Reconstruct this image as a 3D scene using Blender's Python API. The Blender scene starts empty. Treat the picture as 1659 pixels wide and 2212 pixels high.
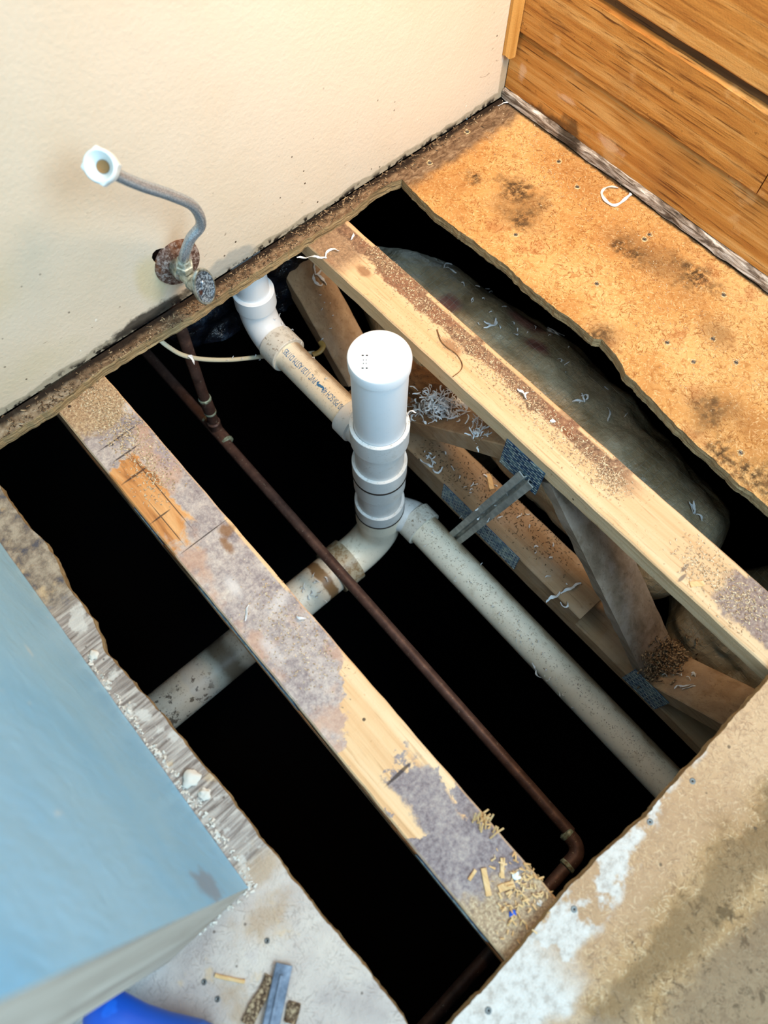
import bpy, bmesh, math, random
from mathutils import Vector, Matrix, noise as mn
rnd = random.Random(7)
PI = math.pi
SC = bpy.context.scene
COL = SC.collection

# ------------------------------------------------------------------ camera
# axes: X along the painted wall towards the corner, Y from the room to the painted wall, Z up, origin in the floor corner
RM = ((0.7498580803979326, -0.661571730500471, 0.005975338027248791),
      (-0.6045526862920277, -0.6888428235193419, -0.40001451721530523),
      (0.26875436509761247, 0.2963417113544983, -0.9164893241890307))   # world -> camera (x right, y down, z ahead)
FPX, CX, CY = 1566.4, 829.5, 1106.0
CAM = Vector((-1.0210, -0.8061, 0.95))
def ray(px, py):
    v = ((px - CX) / FPX, (py - CY) / FPX, 1.0)
    return Vector([sum(RM[k][i] * v[k] for k in range(3)) for i in range(3)])
def on(px, py, ax, val):
    d = ray(px, py)
    return CAM + d * ((val - CAM[ax]) / d[ax])
def Zp(px, py, z): return on(px, py, 2, z)
def Xp(px, py, x): return on(px, py, 0, x)
def Yp(px, py, y): return on(px, py, 1, y)

cd = bpy.data.cameras.new('camera'); cam = bpy.data.objects.new('camera', cd); COL.objects.link(cam)
cd.sensor_fit = 'VERTICAL'; cd.sensor_height = 36.0; cd.lens = FPX / 2212 * 36.0
cd.clip_start = 0.01; cd.clip_end = 50
m3 = Matrix(((RM[0][0], -RM[1][0], -RM[2][0]), (RM[0][1], -RM[1][1], -RM[2][1]), (RM[0][2], -RM[1][2], -RM[2][2])))
cam.matrix_world = Matrix.Translation(CAM) @ m3.to_4x4()
cd.dof.use_dof = True; cd.dof.focus_distance = 1.22; cd.dof.aperture_fstop = 3.4
SC.camera = cam

# ------------------------------------------------------------------ world, lights, exposure
w = bpy.data.worlds.new('world'); SC.world = w; w.use_nodes = True
w.node_tree.nodes['Background'].inputs[0].default_value = (0.52, 0.79, 1.0, 1)
w.node_tree.nodes['Background'].inputs[1].default_value = 1.0
def area(name, loc, target, size, power, col, sy=None):
    l = bpy.data.lights.new(name, 'AREA'); l.energy = power; l.color = col
    l.shape = 'RECTANGLE'; l.size = size; l.size_y = sy or size
    o = bpy.data.objects.new(name, l); COL.objects.link(o); o.location = loc
    o.rotation_euler = (Vector(target) - Vector(loc)).to_track_quat('-Z', 'Y').to_euler()
    return o
area('window_daylight', (-0.60, -1.95, 1.75), (-1.1, -0.5, 0), 1.2, 50, (0.58, 0.82, 1.0), 0.9)
cl = area('warm_bounce_lamp', (-0.20, -0.66, 1.25), (-0.17, -0.05, 0.15), 0.35, 8.6, (1.0, 0.64, 0.33)); cl.data.spread = math.radians(118)  # added warm lamp, stands in for light bounced off the orange boards
SC.view_settings.view_transform = 'Standard'; SC.view_settings.look = 'None'
SC.view_settings.exposure = 0.0; SC.view_settings.gamma = 1.0; SC.view_settings.use_curve_mapping = False

# ------------------------------------------------------------------ material helpers
def C(h):
    h = h.lstrip('#'); r = []
    for i in (0, 2, 4):
        c = int(h[i:i+2], 16) / 255
        r.append(c / 12.92 if c <= 0.04045 else ((c + 0.055) / 1.055) ** 2.4)
    return (*r, 1.0)
class G:
    def __init__(s, name):
        s.m = bpy.data.materials.new(name); s.m.use_nodes = True; s.t = s.m.node_tree
        s.b = s.t.nodes['Principled BSDF']; s.P = s.node('ShaderNodeNewGeometry').outputs['Position']
        s.O = s.node('ShaderNodeTexCoord').outputs['Object']
    def node(s, t, **k):
        n = s.t.nodes.new(t)
        for a, b in k.items(): setattr(n, a, b)
        return n
    def put(s, sock, v):
        if isinstance(v, bpy.types.NodeSocket): s.t.links.new(v, sock)
        else:
            try: sock.default_value = v
            except Exception: sock.default_value = (v, v, v)
    def math(s, op, a, b=0.0, c=None):
        n = s.node('ShaderNodeMath', operation=op); s.put(n.inputs[0], a); s.put(n.inputs[1], b)
        if c is not None: s.put(n.inputs[2], c)
        return n.outputs[0]
    def add(s, a, b): return s.math('ADD', a, b)
    def mul(s, a, b): return s.math('MULTIPLY', a, b)
    def mx(s, a, b): return s.math('MAXIMUM', a, b)
    def sc(s, v, sx, sy, sz):
        n = s.node('ShaderNodeVectorMath', operation='MULTIPLY'); s.put(n.inputs[0], v); n.inputs[1].default_value = (sx, sy, sz); return n.outputs[0]
    def off(s, v, ox, oy, oz):
        n = s.node('ShaderNodeVectorMath', operation='ADD'); s.put(n.inputs[0], v); n.inputs[1].default_value = (ox, oy, oz); return n.outputs[0]
    def noise(s, v, scale, detail=4, rough=.55, dist=0.0, color=False):
        n = s.node('ShaderNodeTexNoise'); s.put(n.inputs['Vector'], v); n.inputs['Scale'].default_value = scale
        n.inputs['Detail'].default_value = detail; n.inputs['Roughness'].default_value = rough; n.inputs['Distortion'].default_value = dist
        return n.outputs['Color' if color else 'Fac']
    def vor(s, v, scale, feat='F1', out='Distance'):
        n = s.node('ShaderNodeTexVoronoi', feature=feat); s.put(n.inputs['Vector'], v); n.inputs['Scale'].default_value = scale
        return n.outputs[out]
    def sm(s, x, lo, hi, a=0.0, b=1.0):
        n = s.node('ShaderNodeMapRange', interpolation_type='SMOOTHSTEP'); s.put(n.inputs[0], x)
        n.inputs[1].default_value = lo; n.inputs[2].default_value = hi; n.inputs[3].default_value = a; n.inputs[4].default_value = b
        return n.outputs[0]
    def ramp(s, x, stops):
        n = s.node('ShaderNodeValToRGB'); e = n.color_ramp.elements
        while len(e) < len(stops): e.new(0.5)
        for i, (p, c) in enumerate(stops): e[i].position = p; e[i].color = C(c)
        s.put(n.inputs[0], x); return n.outputs[0]
    def mix(s, f, a, b, mode='MIX'):
        n = s.node('ShaderNodeMix', data_type='RGBA', blend_type=mode); s.put(n.inputs[0], f)
        s.put(n.inputs[6], C(a) if isinstance(a, str) else a); s.put(n.inputs[7], C(b) if isinstance(b, str) else b)
        return n.outputs[2]
    def xyz(s, v):
        n = s.node('ShaderNodeSeparateXYZ'); s.put(n.inputs[0], v); return n.outputs
    def blob(s, c, r, soft=.5, jit=.5, js=30.0, vec=None):
        v = s.off(vec or s.P, -c[0], -c[1], -c[2]); v = s.sc(v, 1 / r[0], 1 / r[1], 1 / r[2])
        n = s.node('ShaderNodeVectorMath', operation='LENGTH'); s.put(n.inputs[0], v)
        d = s.add(n.outputs['Value'], s.mul(s.math('SUBTRACT', s.noise(vec or s.P, js, 3), .5), jit * 2))
        return s.sm(d, 1 - soft, 1, 1, 0)
    def blobs(s, items, **k):
        r = None
        for it in items:
            q = s.blob(it[0], it[1], **k); r = q if r is None else s.mx(r, q)
        return r
    def bump(s, h, dist=.002, strength=.6):
        n = s.node('ShaderNodeBump'); n.inputs['Strength'].default_value = strength; n.inputs['Distance'].default_value = dist
        s.put(n.inputs['Height'], h); s.t.links.new(n.outputs[0], s.b.inputs['Normal'])
    def fin(s, col, rough=.7, metal=0.0, spec=.3, **k):
        s.put(s.b.inputs['Base Color'], C(col) if isinstance(col, str) else col); s.put(s.b.inputs['Roughness'], rough)
        s.put(s.b.inputs['Metallic'], metal); s.b.inputs['Specular IOR Level'].default_value = spec
        return s.m

def wood(name, axis, pal, streak='#6b3d14', amt=.35, sc=1.0, dark=0.0, seed=0.0, dust=None, extra=None):
    """sawn softwood: grain running along an axis (0 x, 1 y, 2 z)"""
    g = G(name); v = g.off(g.P, seed, seed * .7, seed * .3)
    k = [55.0, 55.0, 55.0]; k[axis] = 2.2
    warp = g.noise(v, 3.0, 2)
    vv = g.sc(v, *[x * sc for x in k])
    n1 = g.noise(vv, 1.0, 5, .6, .6)
    k2 = [260.0] * 3; k2[axis] = 9.0
    n2 = g.noise(g.sc(v, *k2), 1.0, 3)
    col = g.ramp(n1, [(.25, pal[0]), (.5, pal[1]), (.72, pal[2])])
    col = g.mix(g.mul(g.sm(n2, .55, .72), amt), col, streak)
    fine = g.noise(v, 420, 2); spots = g.sm(g.noise(v, 90, 3), .66, .74)
    col = g.mix(g.mul(spots, .5), col, streak)
    col = g.mix(g.mul(g.sm(g.noise(v, 9, 4, .6), .5, .75), dark), col, '#4a3a30')
    if dust: col = g.mix(g.mul(g.sm(g.noise(v, 14, 5, .65), .47, .6), dust[1]), col, dust[0])
    if extra: col = extra(g, col)
    g.bump(g.add(g.mul(n2, .7), g.mul(fine, .5)), .0016, .55)
    return g.fin(col, .75, 0, .25)

def fibre(g, v, s):
    """short criss-cross strands of chipboard"""
    w_ = g.node('ShaderNodeVectorMath', operation='ADD'); g.put(w_.inputs[0], v)
    wn = g.node('ShaderNodeVectorMath', operation='SCALE'); g.put(wn.inputs[0], g.noise(v, 26, 2, color=True)); wn.inputs['Scale'].default_value = .02; g.put(w_.inputs[1], wn.outputs[0])
    def layer(angs, k):
        res = None
        for i, a in enumerate(angs):
            r = g.node('ShaderNodeMapping'); r.inputs['Rotation'].default_value = (0, 0, a); r.inputs['Location'].default_value = (i * 3.1 + k, 0, 0); g.put(r.inputs['Vector'], w_.outputs[0])
            q = g.noise(g.sc(r.outputs[0], 5.0, 1.0, 3.0), s, 2, .5); res = q if res is None else g.mx(res, q)
        return res
    return layer((.3, 1.3, 2.4), 0), layer((.8, 1.9, 2.9), 7)

# --- painted wall
g = G('cream_paint'); x, y, z = g.xyz(g.P)
base = g.mix(g.sm(g.noise(g.P, 2.2, 4), .35, .7), '#e0d4c0', '#dacab0')
base = g.mix(g.mul(g.blob((-1.03, 0, .22), (.11, .2, .09), .9, .25, 10), .55), base, '#cdbd96')
base = g.mix(g.mul(g.blob((-.775, 0, .075), (.035, .2, .06), .55, .2, 30), .55), base, '#d3c191')  # soft cast shadow of the valve, painted as a yellowish patch
base = g.mix(g.mul(g.blob((-.98, 0, .05), (.10, .2, .05), .9, .5, 18), .4), base, '#cfc3a2')
scr = g.sm(g.noise(g.sc(g.P, 40, 1, 130), 1, 3, .6, 1.5), .68, .74)
base = g.mix(g.mul(scr, g.mul(g.sm(z, .2, .02), .75)), base, '#7d6a52')
scr2 = g.mul(g.sm(g.noise(g.sc(g.P, 75, 1, 60), 1, 4, .7, 2.5), .66, .72), g.sm(g.noise(g.P, 5, 3), .45, .6))
base = g.mix(g.mul(scr2, g.mul(g.sm(z, .35, .05), .6)), base, '#8d8272')
spk = g.sm(g.vor(g.P, 38), .085, .05)
base = g.mix(g.mul(spk, g.mul(g.sm(g.noise(g.P, 6, 3), .42, .55), g.sm(z, .3, .06))), base, '#4b3b2c')
chip = g.sm(g.noise(g.P, 55, 3), .71, .745)
base = g.mix(g.mul(chip, g.sm(z, .2, .05)), base, '#f3efe4')
jz = g.add(z, g.mul(g.math('SUBTRACT', g.noise(g.P, 22, 4), .5), .022))
jx = g.add(x, g.mul(g.math('SUBTRACT', g.noise(g.P, 16, 3), .5), .012))
marg = g.mx(g.sm(jz, .017, .013), g.sm(jx, -.019, -.015))
base = g.mix(g.mul(marg, .85), base, '#a79d87')
base = g.mix(g.mul(g.blob((-.64, 0, .018), (.06, .1, .022), .4, .5, 35), .8), base, '#a9aaa2')
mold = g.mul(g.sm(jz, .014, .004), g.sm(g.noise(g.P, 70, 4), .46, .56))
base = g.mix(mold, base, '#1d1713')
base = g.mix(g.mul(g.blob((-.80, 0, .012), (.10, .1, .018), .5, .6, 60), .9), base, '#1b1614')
g.bump(g.add(g.noise(g.P, 160, 3), g.mul(g.noise(g.P, 28, 3), 1.2)), .0022, .35)
M_WALL = g.fin(base, .55, 0, .35)

g = G('paint_daylight_blue'); x, y, z = g.xyz(g.P)  # bluish daylight on the partition is put into its base colour
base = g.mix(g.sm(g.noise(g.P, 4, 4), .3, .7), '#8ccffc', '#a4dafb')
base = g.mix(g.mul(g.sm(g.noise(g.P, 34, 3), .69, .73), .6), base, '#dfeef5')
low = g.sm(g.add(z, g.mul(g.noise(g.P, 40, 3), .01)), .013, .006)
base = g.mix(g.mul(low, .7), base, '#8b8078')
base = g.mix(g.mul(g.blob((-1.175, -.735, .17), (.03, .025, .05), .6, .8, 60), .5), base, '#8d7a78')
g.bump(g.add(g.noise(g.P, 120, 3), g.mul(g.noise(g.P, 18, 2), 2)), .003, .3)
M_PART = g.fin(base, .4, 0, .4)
g = G('raw_wall_end'); n = g.noise(g.sc(g.P, 30, 30, 2.5), 1, 5, .6, .8)
col = g.ramp(n, [(.3, '#75695f'), (.5, '#a39788'), (.75, '#bdb4a6')])
g.bump(n, .003, .6); M_END = g.fin(col, .85)

# --- chipboard subfloor round the hole and to the right
def chip_mat(name, kind):
    g = G(name); x, y, z = g.xyz(g.P); P = g.P
    a, b = fibre(g, P, 95.0); c = g.noise(P, 5.5, 4, .6); f = g.noise(P, 420, 2)
    st = g.mul(g.sm(a, .585, .68), g.sm(g.noise(P, 22, 4, .6), .36, .6)); lt = g.sm(b, .60, .70)
    if kind == 'warm':
        col = g.ramp(c, [(.28, '#a5733f'), (.45, '#c49459'), (.6, '#dbb075'), (.8, '#e6c28d')])
        col = g.mix(g.mul(lt, .42), col, '#f5d8a4'); col = g.mix(g.mul(g.sm(g.noise(P, 75, 5, .7, 1.5), .5, .64), .6), col, '#96602c'); col = g.mix(g.mul(st, .8), col, '#84501f')
        col = g.mix(g.mul(g.sm(g.noise(P, 11, 5, .65), .55, .68), .55), col, '#9c5f30')
        st2 = g.blobs([((-.155, -.20, 0), (.05, .075, .1)), ((-.20, -.235, 0), (.028, .05, .1)), ((-.275, -.50, 0), (.045, .035, .1)),
                       ((-.255, -.70, 0), (.04, .04, .1)), ((-.185, -.115, 0), (.025, .03, .1)), ((-.11, -.42, 0), (.03, .06, .1)), ((-.07, -.52, 0), (.04, .08, .1)),
                       ((-.305, -.36, 0), (.02, .03, .1)), ((-.30, -.80, 0), (.04, .1, .1))], soft=.95, jit=1.0, js=30)
        col = g.mix(g.mul(st2, g.sm(g.noise(P, 90, 4, .7), .34, .6)), col, '#44321f')
        halo = g.blobs([((-.17, -.215, 0), (.075, .10, .1)), ((-.26, -.70, 0), (.06, .07, .1)), ((-.09, -.46, 0), (.05, .13, .1)), ((-.28, -.50, 0), (.055, .05, .1)), ((-.13, -.62, 0), (.05, .06, .1))], soft=1.0, jit=.7, js=16)
        col = g.mix(g.mul(halo, .5), col, '#6a5136')
        strip = g.sm(g.add(y, g.mul(g.math('SUBTRACT', g.noise(P, 26, 4), .5), .05)), -.075, -.045)
        gr = g.ramp(g.noise(g.sc(P, 60, 130, 60), 1, 5, .65, 1), [(.3, '#33271f'), (.48, '#6b5644'), (.62, '#8f7a62'), (.8, '#b3a188')])
        col = g.mix(g.mul(strip, .92), col, gr)
        lft = g.sm(x, -.90, -1.02)
        pal = g.ramp(g.noise(P, 60, 5, .7), [(.3, '#5b4d40'), (.5, '#94836c'), (.7, '#cbbfa9')])
        col = g.mix(g.mul(strip, g.mul(lft, .8)), col, pal)
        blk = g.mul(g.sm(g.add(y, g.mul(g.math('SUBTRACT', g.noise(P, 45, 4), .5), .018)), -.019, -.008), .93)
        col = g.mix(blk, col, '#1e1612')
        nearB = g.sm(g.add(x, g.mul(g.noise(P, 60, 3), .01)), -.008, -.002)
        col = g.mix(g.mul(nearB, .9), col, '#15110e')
    elif kind == 'front':
        col = g.ramp(c, [(.3, '#8f6e4c'), (.5, '#b08c60'), (.65, '#c6a67d')])
        col = g.mix(g.mul(st, .8), col, '#654527'); col = g.mix(g.mul(lt, .5), col, '#e8cfa6'); col = g.mix(g.mul(g.sm(g.noise(P, 60, 5, .7, 1.5), .5, .64), .5), col, '#7a5a3a')
        # coordinate running away from the cut edge
        d = g.add(g.mul(y, -1), g.mul(g.math('SUBTRACT', g.noise(P, 13, 4), .5), .09))
        pink = g.mul(g.sm(d, 1.10, 1.06), .45); col = g.mix(pink, col, '#cfab8a')
        wh = g.mul(g.sm(g.add(d, g.mul(g.add(x, .9), .20)), 1.063, 1.048), g.sm(g.noise(P, 20, 4, .6), .44, .52))
        brn = g.mul(g.sm(d, 1.085, 1.10), g.sm(d, 1.15, 1.125)); col = g.mix(g.mul(brn, .75), col, '#7f6546')
        gry = g.sm(g.add(d, g.mul(g.noise(P, 8, 3), .06)), 1.165, 1.20); col = g.mix(g.mul(gry, .7), col, '#7d6853')
        stn = g.mul(g.sm(g.noise(P, 17, 5, .65), .60, .68), g.sm(d, 1.08, 1.12)); col = g.mix(g.mul(stn, .75), col, '#57452f')
        tn = g.mul(g.sm(g.noise(P, 24, 4, .6), .62, .5), g.mul(g.sm(x, -.9, -1.15), .7)); col = g.mix(tn, col, '#cfc6bb')
        wl = g.mul(g.sm(x, -.93, -.99), g.sm(d, 1.085, 1.07)); wh = g.mx(wh, wl)
        col = g.mix(g.mul(wh, .9), col, g.ramp(g.noise(P, 90, 4, .7), [(.35, '#b9b0a6'), (.5, '#d5cfc6'), (.7, '#e2ddd5')]))
        col = g.mix(g.mul(g.mul(g.sm(g.noise(P, 85, 4, .7, 1.0), .56, .64), g.sm(d, 1.06, 1.12)), .6), col, '#4e3c2a')
        col = g.mix(g.mul(g.sm(g.vor(P, 30), .08, .05), .7), col, '#4c3f35')
    else:
        k = g.noise(P, 9, 4, .6)
        col = g.ramp(k, [(.3, '#a89c96'), (.45, '#c2b6ac'), (.6, '#d4c8ba'), (.75, '#b3a9aa')])
        col = g.mix(g.mul(st, .4), col, '#7f7168')
        ply = g.mul(g.sm(g.add(y, g.mul(g.noise(P, 20, 3), .04)), -.74, -.70), g.sm(y, -.27, -.31))
        lines = g.noise(g.sc(P, 18, 230, 18), 1, 3, .5, .4)
        pc = g.ramp(lines, [(.35, '#6f625a'), (.5, '#a3988f'), (.65, '#c4bbb0')])
        pc = g.mix(g.mul(g.sm(g.noise(P, 28, 4), .55, .62), .7), pc, '#ddd8ce'); col = g.mix(g.mul(ply, .9), col, pc)
        dk = g.sm(y, -.34, -.29); rock = g.ramp(g.noise(P, 48, 5, .7), [(.36, '#3b3b48'), (.46, '#7d6c58'), (.6, '#ad9c85')])
        col = g.mix(g.mul(dk, .85), col, rock)
        col = g.mix(g.mul(g.blobs([((-1.152, -.745, 0), (.035, .03, .1)), ((-1.18, -.79, 0), (.05, .03, .1)), ((-1.255, -.835, 0), (.022, .05, .1))], soft=.9, jit=.9, js=50), .5), col, '#b08c5e')
        col = g.mix(g.mul(g.sm(g.noise(P, 26, 4), .60, .70), .5), col, '#d9b98c')
        col = g.mix(g.mul(g.sm(g.vor(P, 34), .07, .045), .7), col, '#54463c')
    ed = g.xyz(g.node('ShaderNodeNewGeometry').outputs['True Normal'])[2]
    side = g.sm(ed, .75, .4)
    lay = g.noise(g.sc(P, 20, 20, 420), 1, 4, .6, .6)
    sc_ = g.ramp(lay, [(.3, '#5b4a34'), (.5, '#9c845f'), (.7, '#c2a97f')])
    col = g.mix(side, col, sc_)
    h = g.add(g.add(g.mul(a, .6), g.mul(b, .6)), g.mul(f, .35))
    g.bump(g.add(h, g.mul(g.noise(P, 40, 4), .9)), .0026, .6)
    return g.fin(col, .82, 0, .2)
M_CHIP = chip_mat('chipboard_warm', 'warm'); M_FRONT = chip_mat('chipboard_front', 'front'); M_LEFT = chip_mat('chipboard_left', 'left')

# --- timber
M_BOARD = []
for i in range(4):
    def ex(g, col, i=i):
        k = g.mul(g.sm(g.noise(g.sc(g.off(g.P, i * 3.1, i, i * 2.0), 40, 9, 110), 1, 5, .7, .3), .50, .66), g.sm(g.noise(g.off(g.P, i * 2.0, 0, 0), 9, 4), .35, .6))
        col = g.mix(g.mul(k, (.35, .75, .6, .6)[i]), col, '#6d3a10')
        if i == 0:
            col = g.mix(g.mul(g.blobs([((0, -.165, .03), (.1, .03, .03)), ((0, -.12, .02), (.1, .06, .02))], soft=.7, jit=.7, js=60), .75), col, '#43301f')
            col = g.mix(g.mul(g.blobs([((0, -.25, .05), (.1, .04, .012)), ((0, -.14, .075), (.1, .03, .008)), ((0, -.035, .07), (.1, .012, .02))], soft=.7, jit=.8, js=50), .6), col, '#e2bd9a')
        return g.mix(g.mul(g.sm(g.noise(g.P, 13, 4), .6, .7), .3), col, '#eac48e')
    M_BOARD.append(wood('sheathing_%d' % i, 1, ('#9c5c22', '#c78a42', '#e4b470'), '#5a2f0a', .9, 1.0, .22, seed=i * 5.3, extra=ex))
M_TRIM = wood('trim_wood', 2, ('#b27a34', '#cf9a52', '#dcb06b'), '#8a5a24', .4, seed=2.2)

def chordR(g, col):
    x, y, z = g.xyz(g.P)
    nz = g.xyz(g.node('ShaderNodeNewGeometry').outputs['True Normal'])[2]; top = g.sm(nz, .5, .9)
    xx = g.add(x, g.mul(g.math('SUBTRACT', g.noise(g.P, 20, 5, .65), .5), .055))
    band = g.mul(g.sm(xx, -.452, -.446), g.sm(y, -.74, -.66))
    band = g.mx(band, g.mul(g.sm(g.add(y, g.mul(g.noise(g.P, 30, 3), .04)), -.86, -.875), g.sm(xx, -.485, -.477)))
    band = g.mx(band, g.mul(g.sm(y, -.13, -.09), .8))
    bare = g.mul(g.sm(x, -.424, -.421), g.sm(g.noise(g.sc(g.P, 1, 9, 1), 1.5, 2), .45, .5))
    band = g.mul(band, g.math('SUBTRACT', 1.0, bare))
    sd = g.ramp(g.noise(g.P, 210, 4, .75), [(.36, '#4a352a'), (.48, '#765947'), (.60, '#94765c'), (.72, '#c4a880')])
    sd = g.mix(g.mul(g.sm(g.noise(g.P, 16, 3), .5, .62), .35), sd, '#8f5840')
    sd = g.mix(g.mul(g.sm(y, -.82, -.88), .75), sd, g.ramp(g.noise(g.P, 200, 4, .7), [(.35, '#6d5f60'), (.55, '#9c8d88'), (.7, '#c4b6a4')]))
    col = g.mix(g.mul(g.mul(band, top), .93), col, sd)
    col = g.mix(g.mul(g.blobs([((-.468, -.135, 0), (.012, .022, .1)), ((-.462, -.345, 0), (.014, .03, .1)), ((-.44, -.58, 0), (.009, .02, .1))], soft=.6, jit=.4, js=60), .65), col, '#7a4a2c')
    col = g.mix(g.mul(g.blobs([((-.49, -.845, 0), (.012, .0035, .1)), ((-.475, -.838, 0), (.012, .0035, .1))], soft=.5, jit=.3, js=90), .7), col, '#4d474c')
    fl = g.mul(g.sm(g.noise(g.P, 240, 3, .6), .60, .66), g.mul(top, g.sm(g.noise(g.P, 18, 3), .4, .6)))
    col = g.mix(g.mul(fl, .5), col, '#8d6742')
    holes = g.sm(g.vor(g.P, 16), .05, .04); return g.mix(g.mul(holes, .8), col, '#241a14')
M_CHR = wood('chord_right', 1, ('#c29a6c', '#d8b78d', '#e4c8a2'), '#a07a50', .45, .8, .05, seed=1.1, extra=chordR)
def chordL(g, col):
    x, y, z = g.xyz(g.P)
    nz = g.xyz(g.node('ShaderNodeNewGeometry').outputs['True Normal'])[2]; top = g.sm(nz, .5, .9)
    jit = g.math('SUBTRACT', g.noise(g.P, 17, 5, .65), .5)
    # glue and underlay residue over most of the top
    res = g.ramp(g.add(g.mul(g.noise(g.P, 150, 4, .75), .55), g.mul(g.noise(g.P, 22, 4, .6), .45)), [(.34, '#746a70'), (.45, '#9d9291'), (.56, '#bfb3ac'), (.68, '#d9cfc3')])
    res = g.mix(g.mul(g.sm(g.noise(g.P, 12, 4, .6), .50, .62), .55), res, '#c99a7c')
    res = g.mix(g.mul(g.sm(g.noise(g.P, 9, 4, .6), .42, .32), .5), res, '#857f90')
    yy = g.add(y, g.mul(jit, .22)); xx = g.add(x, g.mul(jit, .05))
    bare1 = g.mul(g.mul(g.sm(yy, -.155, -.17), g.sm(yy, -.36, -.33)), g.sm(xx, -.952, -.958))       # orange boards
    bare2 = g.sm(g.add(yy, g.mul(g.add(x, .96), -1.1)), -.66, -.672)                                    # pale end
    gl = g.mul(g.sm(g.math('ABSOLUTE', g.add(g.add(x, .955), g.mul(jit, .06))), .028, .020), g.sm(yy, -.75, -.76))
    gl = g.mx(gl, g.sm(g.add(yy, g.mul(jit, .1)), -.835, -.845))
    bare2 = g.mul(bare2, g.math('SUBTRACT', 1.0, gl))
    bare3 = g.mul(g.sm(x, -.920, -.917), g.mul(g.sm(y, -.345, -.35), g.sm(y, -.50, -.49)))
    bare = g.mx(g.mx(bare1, bare2), bare3)
    org = g.ramp(g.noise(g.sc(g.P, 60, 8, 60), 1, 5, .6, .8), [(.3, '#9c6337'), (.5, '#cf9157'), (.7, '#e5b27a')])
    col = g.mix(bare1, col, org)
    smear = g.ramp(g.add(g.mul(g.noise(g.P, 170, 4, .7), .6), g.mul(g.noise(g.P, 25, 4, .6), .4)), [(.38, '#665c62'), (.5, '#8b8183'), (.64, '#ada29b')])
    res = g.mix(g.sm(yy, -.70, -.73), res, smear)
    dst = g.sm(g.add(yy, .0), -.10, -.07); res = g.mix(g.mul(dst, .85), res, g.ramp(g.noise(g.P, 240, 4, .75), [(.35, '#76593f'), (.5, '#a98a65'), (.65, '#d8c19a')]))
    end = g.sm(g.add(yy, g.mul(x, .5)), -1.40, -1.44); res = g.mix(g.mul(end, .8), res, g.ramp(g.noise(g.P, 230, 4, .75), [(.35, '#7b6247'), (.5, '#b39670'), (.65, '#dcc7a0')]))
    out = g.mix(g.mul(g.math('SUBTRACT', 1.0, bare), g.mul(top, .95)), col, res)
    # saw kerfs and scores across the timber
    k = None
    for c, r in [((-.958, -.135, 0), (.05, .0018, .1)), ((-.965, -.165, 0), (.03, .0022, .1)), ((-.975, -.205, 0), (.03, .0025, .1)), ((-.985, -.285, 0), (.022, .0018, .1)), ((-.955, -.352, 0), (.05, .0014, .1)),
                 ((-.962, -.25, 0), (.0012, .11, .1)), ((-.985, -.30, 0), (.0011, .06, .1)), ((-.962, -.775, 0), (.026, .003, .1))]:
        q = g.blob(c, r, .5, .35, 60); k = q if k is None else g.mx(k, q)
    out = g.mix(g.mul(k, .85), out, '#382e2b')
    out = g.mix(g.mul(g.blobs([((-.935, -.50, 0), (.03, .02, .1)), ((-.97, -.44, 0), (.012, .03, .1)), ((-.985, -.54, 0), (.014, .03, .1))], soft=.9, jit=.6, js=40), .6), out, '#e0d9d4')
    out = g.mix(g.mul(g.blobs([((-.926, -.365, 0), (.014, .016, .1)), ((-.94, -.385, 0), (.008, .02, .1))], soft=.6, jit=.6, js=70), .8), out, '#8a5f35')
    return g.mix(g.mul(g.sm(g.vor(g.P, 17), .055, .045), .85), out, '#231b19')
M_CHL = wood('chord_left', 1, ('#d3a271', '#e6bf90', '#efd1a8'), '#b58454', .5, .8, .0, seed=4.4, extra=chordL)
M_WEB = wood('web_wood', 1, ('#85684c', '#a08262', '#b39674'), '#66492f', .4, .8, .3, seed=8.8, dust=('#b8a086', .35))
M_WEBG = wood('web_wood_grey', 1, ('#6f5f4d', '#8d7b68', '#a39280'), '#55453a', .4, .8, .3, seed=6.1, dust=('#b0a093', .4))
M_BLOCK = wood('bark_block', 1, ('#3c2a1a', '#6b4c2e', '#94704a'), '#241810', .8, 1.0, .4, seed=9.9)
M_SPLINT = wood('splinter_wood', 1, ('#c79a60', '#dcb680', '#e9cfa2'), '#a97a44', .4, seed=3.3)

# --- pipes
def pvc(name, base, dirt, amt, up=.3, dk=None):
    g = G(name); nz = g.xyz(g.node('ShaderNodeNewGeometry').outputs['True Normal'])[2]
    col = g.mix(g.mul(g.sm(g.noise(g.P, 14, 4), .45, .7), .35 * amt), base, dirt)
    col = g.mix(g.mul(g.sm(g.noise(g.P, 130, 4, .7), .56, .66), g.mul(g.sm(nz, up, up + .5), amt)), col, dirt)
    col = g.mix(g.mul(g.sm(g.noise(g.P, 330, 2, .5), .66, .72), .7 * amt), col, '#6d5840')
    col = g.mix(g.mul(g.sm(g.noise(g.sc(g.P, 1, 1, 1), 24, 4, .7), .55, .7), .5 * amt), col, dirt)
    if dk: col = dk(g, col)
    g.bump(g.noise(g.P, 220, 3), .0006, .3 * amt)
    return g.fin(col, .42, 0, .45)
M_PVCW = pvc('pvc_white', '#e6ebef', '#c9c4b8', .12)
M_PVCF = pvc('pvc_fitting', '#dadcdb', '#8f8470', .5)
M_PVCD = pvc('pvc_tee_dusty', '#dedace', '#85735a', .9)
def soil(g, col):
    nx = g.xyz(g.node('ShaderNodeNewGeometry').outputs['True Normal'])
    m = g.mul(g.sm(g.add(nx[0], g.mul(g.math('SUBTRACT', g.noise(g.P, 18, 4), .5), .9)), .25, .75), g.sm(nx[2], .1, .35))
    return g.mix(g.mul(m, .8), col, '#8a6c45')
M_PVCA = pvc('pvc_aged', '#f4ebd6', '#a08a68', .5, dk=soil)
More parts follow.
